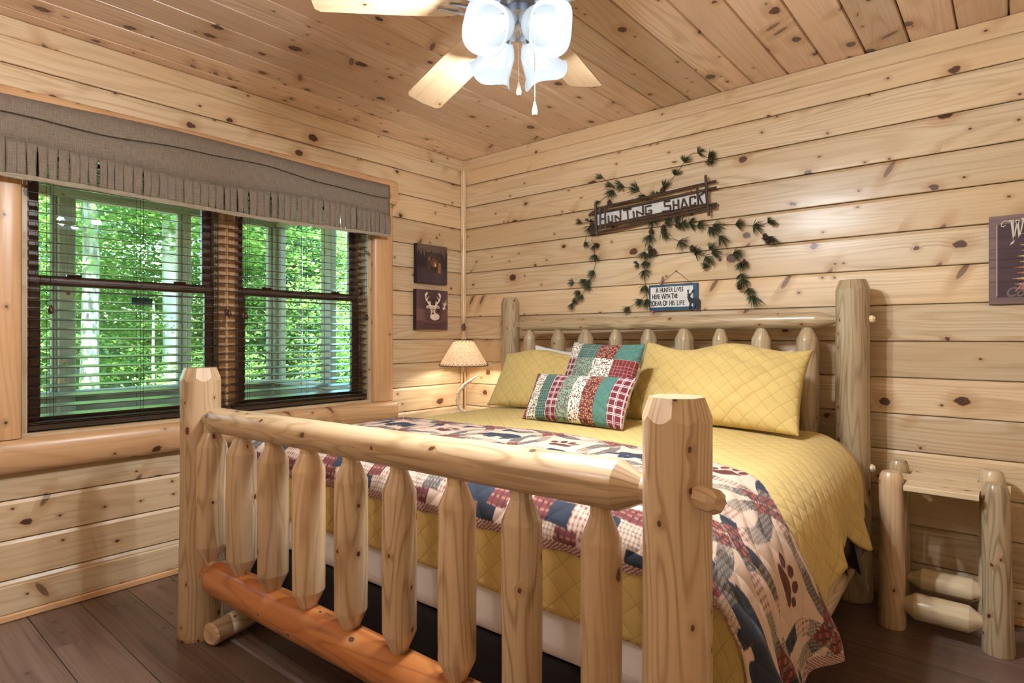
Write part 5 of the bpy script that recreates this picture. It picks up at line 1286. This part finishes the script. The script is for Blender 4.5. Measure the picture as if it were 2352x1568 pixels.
# ---------------------------------------------------------------- burlap valance
g = G('burlap')
u, v = g.uv()
wu = g.m('SINE', g.m('MULTIPLY', u, 2600.0)); wv = g.m('SINE', g.m('MULTIPLY', v, 2600.0))
n1 = g.noise(g.vec(g.m('MULTIPLY', u, 400.0), g.m('MULTIPLY', v, 22.0)), 1.0, 2); n2 = g.noise(g.vec(g.m('MULTIPLY', u, 22.0), g.m('MULTIPLY', v, 400.0)), 1.0, 2)
n3 = g.noise(g.vec(u, v), 3.0, 2)
f = g.m('ADD', g.m('MULTIPLY', g.ss(n1, 0.3, 0.7), 0.5), g.m('MULTIPLY', g.ss(n2, 0.3, 0.7), 0.5))
c = g.mix(f, (0.20, 0.162, 0.128), (0.36, 0.300, 0.245))
c = g.mix(g.m('MULTIPLY', g.ss(n3, 0.35, 0.7), 0.25), c, (0.25, 0.20, 0.15))
bs = g.n('ShaderNodeBsdfDiffuse', {0: c, 'Normal': g.bump(f, 0.4, 0.001)}); tl = g.n('ShaderNodeBsdfTranslucent', {0: c})
mx = g.n('ShaderNodeMixShader', {0: 0.12, 1: bs.outputs[0], 2: tl.outputs[0]})
g.t.links.new(mx.outputs[0], g.out.inputs[0])
BURLAP = g.mat
VX, VY0, VY1 = 0.105, -3.30, -0.762
val = empty('valance', (0.06, -2.03, 1.77), 'taupe burlap valance with a slit fringe over the window', 'valance')
def vtop(y): return 2.101 + 0.016 * math.exp(-((y + 1.9) / 0.5) ** 2) - 0.012 * max(0, -y - 2.3)
def vseam(y): return vtop(y) - 0.078 - 0.010 * math.sin(y * 5.2 + 0.6) - 0.004 * math.sin(y * 13)
def vcut(y): return 1.915 + 0.012 * math.sin(y * 4.1) 
def vbot(y): return 1.779 - 0.008 * math.sin(y * 3.3 + 0.5)
ny_ = 120
ys = np.linspace(VY0, VY1, ny_)
rows = []
for t, fz in ((0.0, 'top'), (0.5, 'mid'), (0.96, 'seam-'), (1.0, 'seam'), (1.04, 'seam+'), (1.5, 'm2'), (2.0, 'cut')):
    row = []
    for y in ys:
        a, b, c_ = vtop(y), vseam(y), vcut(y)
        z = a + (b - a) * t if t <= 1 else b + (c_ - b) * (t - 1)
        x = VX + 0.003 * math.sin(y * 8) + {'top': 0.0, 'mid': 0.004, 'seam-': 0.0075, 'seam': 0.008, 'seam+': -0.001, 'm2': 0.001, 'cut': 0.002}[fz]
        row.append((x, y, z))
    rows.append(row)
P = np.array(rows)[::-1]
grid_obj('band', P, BURLAP, val, uv=np.stack([P[..., 1], P[..., 2]], -1), thick=0.0025)
m = MB(); m.tube([(VX + 0.0075 + 0.003 * math.sin(y * 8), y, vseam(y) - 0.001) for y in ys[::2]], 0.0026, 5)
m.build('seam', plain('seam_thread', (0.06, 0.045, 0.03), 0.9), val)
# returns to the wall and the top board
MB().box((0.058, VY1 - 0.02, 1.93), (VX - 0.004, VY1 - 0.001, 2.085)).build('return', BURLAP, val, smooth=False)
MB().box((0.058, VY0, 2.03), (VX - 0.006, VY1 - 0.022, 2.05)).build('mounting_board', PINE_TRIM, val, smooth=False)
rr = random.Random(5)
y = VY1
while y > VY0 + 0.02:
    w = rr.uniform(0.028, 0.042)
    ya, yb = y, max(y - w, VY0)
    gap = rr.choice([0.0005, 0.001, 0.0015, 0.003, 0.005]); sk = rr.uniform(-0.006, 0.006); tw_ = rr.uniform(-0.006, 0.006); bw = rr.uniform(-0.003, 0.004)
    rws = []
    for t in np.linspace(0, 1, 7):
        row = []
        for s_ in np.linspace(0, 1, 5):
            yy = yb + (ya - yb) * s_
            shrink = gap * t
            yv = yb + shrink + (ya - yb - 2 * shrink) * s_ + sk * t * (1 - t) * 3
            z = vcut(yy) + (vbot(yy) - vcut(yy)) * t
            xx = VX + 0.002 + 0.003 * math.sin(yy * 8) * (1 - t) + tw_ * (s_ - 0.5) * 2 * math.sin(t * PI) + bw * math.sin(t * PI)
            row.append((xx, yv, z))
        rws.append(row)
    P = np.array(rws)[::-1]
    grid_obj('fringe_strip', P, BURLAP, val, uv=np.stack([P[..., 1], P[..., 2]], -1), thick=0.0018)
    y = yb
m = MB()
for k in range(3):
    m.tube([(VX + 0.004 + 0.0025 * math.sin(yy * 23 + k * 2), yy, vbot(yy) - 0.004 + 0.005 * (k - 1) + 0.0015 * math.sin(yy * 37 + k)) for yy in ys], 0.0042, 5)
for k in range(260):
    yy = rr.uniform(VY0, VY1); l = rr.uniform(0.006, 0.018)
    m.tube([(VX + 0.004, yy, vbot(yy) - 0.004), (VX + 0.008 + rr.uniform(-.004, .004), yy + rr.uniform(-0.006, 0.006), vbot(yy) - 0.006 - l)], [0.0007, 0.0003], 3)
m.build('frayed_edge', plain('pale_burlap_fray', (0.42, 0.36, 0.28), 0.9), val)

# ---------------------------------------------------------------- wooden blinds
SLAT = plain('dark_brown_slat', (0.032, 0.017, 0.012), 0.28, 0.15, 20, Coat_Weight=1.0, Coat_Roughness=0.22, Coat_IOR=1.7)
CORD = plain('dark_cord', (0.02, 0.014, 0.01), 0.8)
TASS = plain('tassel_wood', (0.06, 0.02, 0.012), 0.3)
smesh = {}
def blind(y0, y1, label, tassels):
    b = empty('wooden_blind', (-0.036, (y0 + y1) / 2, 0.756), label, 'blind', 'dark wooden blinds')
    L = y1 - y0
    MB().bevel_box((-0.062, y0, 1.930), (-0.010, y1, 1.978), 0.004).build('headrail', SLAT, b, smooth=False)
    MB().bevel_box((-0.060, y0 + 0.003, 0.757), (-0.012, y1 - 0.003, 0.779), 0.004).build('bottom_rail', SLAT, b, smooth=False)
    m = MB().bevel_box((-0.025, -L / 2, -0.0015), (0.025, L / 2, 0.0015), 0.0006)
    zs = [0.7835, 0.7895] + [0.815 + 0.0409 * k for k in range(27)]
    first = m.build('slat', SLAT, b, smooth=False, base=(0, 0, 0))
    me = first.data
    for i, z in enumerate(zs):
        o = first if i == 0 else inst(me, 'slat', b, (-0.036, (y0 + y1) / 2, z))
        if i == 0: ORIG[o.name] = Vector((-0.036, (y0 + y1) / 2, z)); o.location = ORIG[o.name] - ORIG[b.name]
        o.rotation_euler = (0, R_(9.5 + rr.uniform(-0.8, 0.8)) if i > 1 else 0, R_(rr.uniform(-0.06, 0.06)))
    for t in (0.09, 0.50, 0.91):
        yc = y0 + L * t
        m = MB()
        for (dx, dy) in ((-0.0265, 0.0), (0.0265, 0.0), (0.0268, 0.012)):
            m.tube([(-0.036 + dx, yc + dy, 0.779), (-0.036 + dx, yc + dy + 0.001, 1.3), (-0.036 + dx, yc + dy, 1.93)], 0.0009, 4)
        for z in zs[2:]: m.tube([(-0.0625, yc, z - 0.003), (-0.0095, yc, z - 0.003)], 0.0006, 3)
        m.build('ladder_cord', CORD, b)
    for (ty, tz, two) in tassels:
        m = MB()
        for k in range(2 if two else 1):
            m.tube([(-0.006 + 0.003 * k, ty + 0.012 * k, tz + 0.02), (-0.007, ty + 0.006 * k, 1.95)], 0.0009, 4)
        pc = m.build('pull_cord', CORD, b)
        for k in range(2 if two else 1):
            z = tz - 0.006 * k
            MB().lathe((-0.006 + 0.003 * k, ty + 0.014 * k, z - 0.016), (-0.006 + 0.003 * k, ty + 0.014 * k, z + 0.022), [(0, 0.004), (0.004, 0.0095), (0.014, 0.011), (0.028, 0.007), (0.038, 0.003)], n=10).build('tassel', TASS, pc)
    return b
blind(-2.540, -1.706, 'dark wooden slat blind on the window nearer the viewer', [(-2.462, 1.262, False), (-1.728, 1.275, True)])
blind(-1.694, -0.850, 'dark wooden slat blind on the window nearer the lamp', [(-1.640, 1.262, True), (-0.870, 1.275, True)])

# ---------------------------------------------------------------- porch outside the window
pch = tag(MB().box((-1.62, -4.6, -0.12), (-0.165, -0.58, -0.02)).build('porch', PORCHW, smooth=False), 'weathered wood screened porch outside the window', 'porch', None, 'structure')
def pw(name, lo, hi, b=0.006): return MB().bevel_box(lo, hi, b).build(name, PORCHW, pch, smooth=False)
PXo = -1.50
MB().box((-1.75, -4.6, 2.215), (-0.165, -0.50, 2.25)).build('roof_deck', PORCHW, pch, smooth=False)
pw('header', (PXo - 0.06, -4.6, 2.030), (PXo + 0.04, -0.60, 2.214))
pw('header', (PXo + 0.042, -0.680, 2.030), (-0.165, -0.600, 2.214))
for (y0, y1, d) in ((-3.30, -3.16, 0.09), (-2.118, -2.025, 0.05), (-0.700, -0.600, 0.06)): pw('post', (PXo - d, y0, -0.02), (PXo + 0.04, y1, 2.029))
for y in (-2.134, -1.400, -1.335, -0.722): pw('screen_stile', (PXo - 0.02, y - 0.014, 0.802), (PXo + 0.02, y + 0.014, 2.029), 0.003)
pw('mullion_post', (PXo - 0.03, -1.383, 0.802), (PXo + 0.03, -1.352, 2.029))
for x0, x1 in ((-1.452, -1.415), (-0.83, -0.79), (-0.785, -0.70), (-0.22, -0.17)): pw('screen_stile', (x0, -0.665, 0.802), (x1, -0.620, 2.029), 0.003)
pw('rail_cap', (PXo - 0.08, -4.6, 0.765), (PXo + 0.07, -0.585, 0.800))
pw('rail_cap', (PXo + 0.075, -0.71, 0.765), (-0.165, -0.585, 0.800))
for k in range(5):
    z = 0.0 + k * 0.153
    pw('wall_board', (PXo - 0.03, -4.6, z), (PXo - 0.005, -0.66, z + 0.147)); pw('wall_board', (PXo + 0.042, -0.645, z), (-0.165, -0.625, z + 0.147))
for k in range(4):
    pw('bench_slat', (-1.40 + 0.095 * k, -4.5, 0.50), (-1.312 + 0.095 * k, -0.95, 0.53))
for y in (-4.4, -3.2, -2.0, -1.0): pw('bench_leg', (-1.38, y - 0.04, -0.02), (-1.05, y + 0.04, 0.499))

# ---------------------------------------------------------------- woods
gm = G('leaf_litter_ground')
tc = gm.n('ShaderNodeTexCoord').outputs['Object']
n1 = gm.noise(tc, 2.2, 5); n2 = gm.noise(tc, 30, 3)
gm.bsdf(gm.mix(gm.ss(n1, 0.4, 0.62), gm.mix(n2, (0.10, 0.07, 0.04), (0.34, 0.27, 0.17)), gm.mix(n2, (0.05, 0.12, 0.02), (0.22, 0.36, 0.08))), 0.95, gm.bump(n2, 0.5, 0.02))
nx, ny = 60, 80
gx = np.linspace(-32, -0.3, nx)[None, :].repeat(ny, 0); gy = np.linspace(-14, 26, ny)[:, None].repeat(nx, 1)
gz = -0.55 + 0.006 * np.clip(-gx - 6, 0, None) ** 2 * 1.1 + 0.12 * np.sin(gx * 0.9) * np.sin(gy * 0.7)
gr = grid_obj('ground', np.stack([gx, gy, gz], -1)[:, ::-1][:, ::-1], gm.mat)
tag(gr, 'leafy forest floor rising behind the porch', 'ground', None, 'structure')

BARK = G('bark')
tc = BARK.n('ShaderNodeTexCoord').outputs['Object']
mp = BARK.n('ShaderNodeMapping', {0: tc, 'Scale': (9, 9, 1.6)}).outputs[0]
nb_ = BARK.noise(mp, 2.0, 5, 0.65); nb2_ = BARK.noise(tc, 3.0, 2)
bc = BARK.mix(BARK.ss(nb_, 0.35, 0.68), (0.11, 0.095, 0.08), (0.40, 0.37, 0.33))
BARK.bsdf(BARK.mix(BARK.ss(nb2_, 0.5, 0.65), bc, (0.16, 0.21, 0.09)), 0.95, BARK.bump(nb_, 0.6, 0.01))
BARK = BARK.mat
def leafmat(name, a, b, c):
    g = G(name)
    r = g.n('ShaderNodeNewGeometry').outputs['Random Per Island']
    o = g.rnd()
    col = g.mix(r, a, b); col = g.mix(g.m('MULTIPLY', o, 0.6), col, c)
    d = g.n('ShaderNodeBsdfDiffuse', {0: col}); t = g.n('ShaderNodeBsdfTranslucent', {0: g.mix(0.5, col, (0.50, 0.64, 0.20))})
    gl = g.n('ShaderNodeBsdfGlossy', {0: (0.8, 0.9, 0.9, 1), 'Roughness': 0.35})
    m1 = g.n('ShaderNodeMixShader', {0: 0.45, 1: d.outputs[0], 2: t.outputs[0]})
    m2 = g.n('ShaderNodeMixShader', {0: 0.06, 1: m1.outputs[0], 2: gl.outputs[0]})
    g.t.links.new(m2.outputs[0], g.out.inputs[0])
    return g.mat
LEAF = leafmat('maple_leaves', (0.04, 0.13, 0.040), (0.42, 0.57, 0.13), (0.12, 0.29, 0.09))
NEEDLES = leafmat('hemlock_needles', (0.02, 0.075, 0.035), (0.07, 0.17, 0.07), (0.03, 0.10, 0.05))
def leaf_cloud(seed, R, Hc, nspray, per, size, flat=0.18, taper=False):
    """sprays of single leaves: every leaf a small pointed blade"""
    r = np.random.default_rng(seed)
    th = r.uniform(0, 2 * PI, nspray); rad = R * np.sqrt(r.uniform(0.02, 1, nspray)); z = r.uniform(0, Hc, nspray)
    if taper: rad = rad * (1.05 - z / Hc)
    cx, cy, cz = rad * np.cos(th), rad * np.sin(th), z - 0.12 * rad
    sr_ = r.uniform(0.28, 0.60, nspray) * (R / 1.6)
    k = np.repeat(np.arange(nspray), per); N = len(k)
    d = r.normal(0, 0.5, (N, 3)); d[:, 2] *= flat
    p = np.stack([cx[k], cy[k], cz[k]], 1) + d * sr_[k][:, None]
    p[:, 2] -= 0.25 * np.hypot(d[:, 0], d[:, 1]) * sr_[k]
    a = r.uniform(0, 2 * PI, N); tilt = r.normal(0, 0.45, (N, 2)); L = size * r.uniform(0.6, 1.25, N)
    ux = np.stack([np.cos(a), np.sin(a), tilt[:, 0] - 0.15], 1); ux /= np.linalg.norm(ux, axis=1)[:, None]
    vx = np.stack([-np.sin(a), np.cos(a), tilt[:, 1]], 1); vx /= np.linalg.norm(vx, axis=1)[:, None]
    A = p; B = p + ux * (L * 0.45)[:, None] + vx * (L * 0.38)[:, None]; C = p + ux * L[:, None]; D_ = p + ux * (L * 0.45)[:, None] - vx * (L * 0.38)[:, None]
    v = np.stack([A, B, C, D_], 1).reshape(-1, 3)
    me = bpy.data.meshes.new('foliage')
    me.vertices.add(len(v)); me.vertices.foreach_set('co', v.astype(np.float32).ravel())
    me.loops.add(4 * N); me.loops.foreach_set('vertex_index', np.arange(4 * N, dtype=np.int32))
    me.polygons.add(N); me.polygons.foreach_set('loop_start', np.arange(0, 4 * N, 4, dtype=np.int32))
    me.update(calc_edges=True)
    return me
LC = [leaf_cloud(11, 1.7, 3.4, 130, 60, 0.10), leaf_cloud(12, 1.3, 2.6, 110, 60, 0.085), leaf_cloud(13, 2.4, 5.0, 210, 60, 0.13)]
for q in LC: q.materials.append(LEAF)
EC = leaf_cloud(21, 1.5, 5.5, 260, 60, 0.075, 0.22, True); EC.materials.append(NEEDLES)
def gh(x, y): return -0.55 + 0.0066 * max(0, -x - 6) ** 2
def tree(name, x, y, tr, th, label, cat='tree', group=None, clouds=(), lean=0.0, bark=None):
    z0 = gh(x, y) - 0.15
    t = empty(name, (x, y, z0), label, cat, group)
    rr = random.Random(int(abs(x * 31 + y * 17) * 10))
    pts = [(x + lean * k / 6 + rr.uniform(-1, 1) * tr * 0.25 * (k > 0), y + rr.uniform(-1, 1) * tr * 0.25 * (k > 0), z0 + th * k / 6) for k in range(7)]
    MB().tube(pts, [tr * (1.35 if k == 0 else 1 - 0.09 * k) for k in range(7)], 14).build('trunk', bark or BARK, t)
    for (me, dx, dy, dz, s_) in clouds:
        o = inst(me, 'foliage', t, (x + dx, y + dy, z0 + dz))
        o.scale = (s_, s_, s_); o.rotation_euler = (0, 0, rr.uniform(0, 6.28)); o['kind'] = 'stuff'
    if clouds and tr > 0.05:
        m = MB()
        for k in range(5):
            a = rr.uniform(0, 6.28); zz = z0 + th * rr.uniform(0.3, 0.85); l = rr.uniform(0.6, 1.3)
            m.tube([(x, y, zz), (x + math.cos(a) * l * 0.5, y + math.sin(a) * l * 0.5, zz + 0.22 * l), (x + math.cos(a) * l, y + math.sin(a) * l, zz + 0.3 * l)], [0.03, 0.018, 0.006], 5)
        m.build('branches', bark or BARK, t)
    return t
PALE = plain('pale_bark', (0.56, 0.52, 0.48), 0.9, 0.25, 6)
tree('tree', -7.0, -0.54, 0.125, 9, 'tall grey tree trunk seen behind the porch post, left of the pale trunk', clouds=((LC[0], 0.8, 0.5, 3.6, 1.0),))
tree('tree', -8.0, 0.87, 0.135, 10, 'tall pale tree trunk in the middle of the left window', clouds=((LC[2], 0.3, 0.6, 3.8, 0.8),), bark=PALE)
tree('tree', -9.0, 1.96, 0.12, 10, 'brown tree trunk at the right side of the left window', clouds=((LC[1], 0.6, -0.4, 3.2, 1.2),))
tree('tree', -8.3, -1.0, 0.13, 9, 'grey tree trunk at the far left of the left window', clouds=((LC[1], 0.2, -0.8, 2.6, 1.1),))
tree('evergreen', -8.5, 3.6, 0.11, 8, 'dark hemlock seen through the left half of the right window', clouds=((EC, 0, 0, 0.5, 1.1),))
GRP = 'leafy saplings in the woods'
spots = [(-5.4, -0.25, 1, 0.55, -0.1), (-6.0, 0.75, 1, 0.6, 0.1), (-4.6, 2.6, 0, 0.7, 0.5), (-3.4, 3.2, 1, 0.85, 0.6), (-7.2, 2.9, 0, 0.8, 1.3), (-8.6, 0.0, 1, 0.9, 0.2), (-8.0, -2.2, 0, 1.0, 0.6),
         (-9.6, 2.6, 0, 0.9, 0.5), (-10.2, -0.2, 2, 0.8, 0.4), (-10.4, 4.4, 2, 0.9, 0.8), (-8, 6.0, 2, 0.8, 0.4), (-5.2, 5.4, 0, 1.1, 0.3), (-11.8, 1.8, 2, 1.0, 1.6), (-13.0, 5.8, 2, 1.1, 0.8), (-2.6, 4.6, 0, 0.9, 0.2), (-3.6, 7.0, 2, 0.8, 0.2)]
for (x, y, k, s_, dz) in spots:
    tree('young_tree', x, y, 0.028, 2.4 + dz, 'slender leafy sapling in the woods beyond the porch', group=GRP, clouds=((LC[k], 0, 0, dz, s_),))
for (x, y, s_) in ((-11, 5.0, 1.3), (-13.5, 0.6, 1.5), (-12, 9.5, 1.5), (-16, 5.5, 1.8), (-12.5, -3.0, 1.4), (-17, 1.5, 1.9), (-9, 11.5, 1.5), (-6, 10.5, 1.4)):
    tree('evergreen', x, y, 0.12, 8, 'dark hemlock standing far back in the woods', group='far hemlocks', clouds=((EC, 0, 0, 0.2, s_),))
bpy.context.view_layer.update()
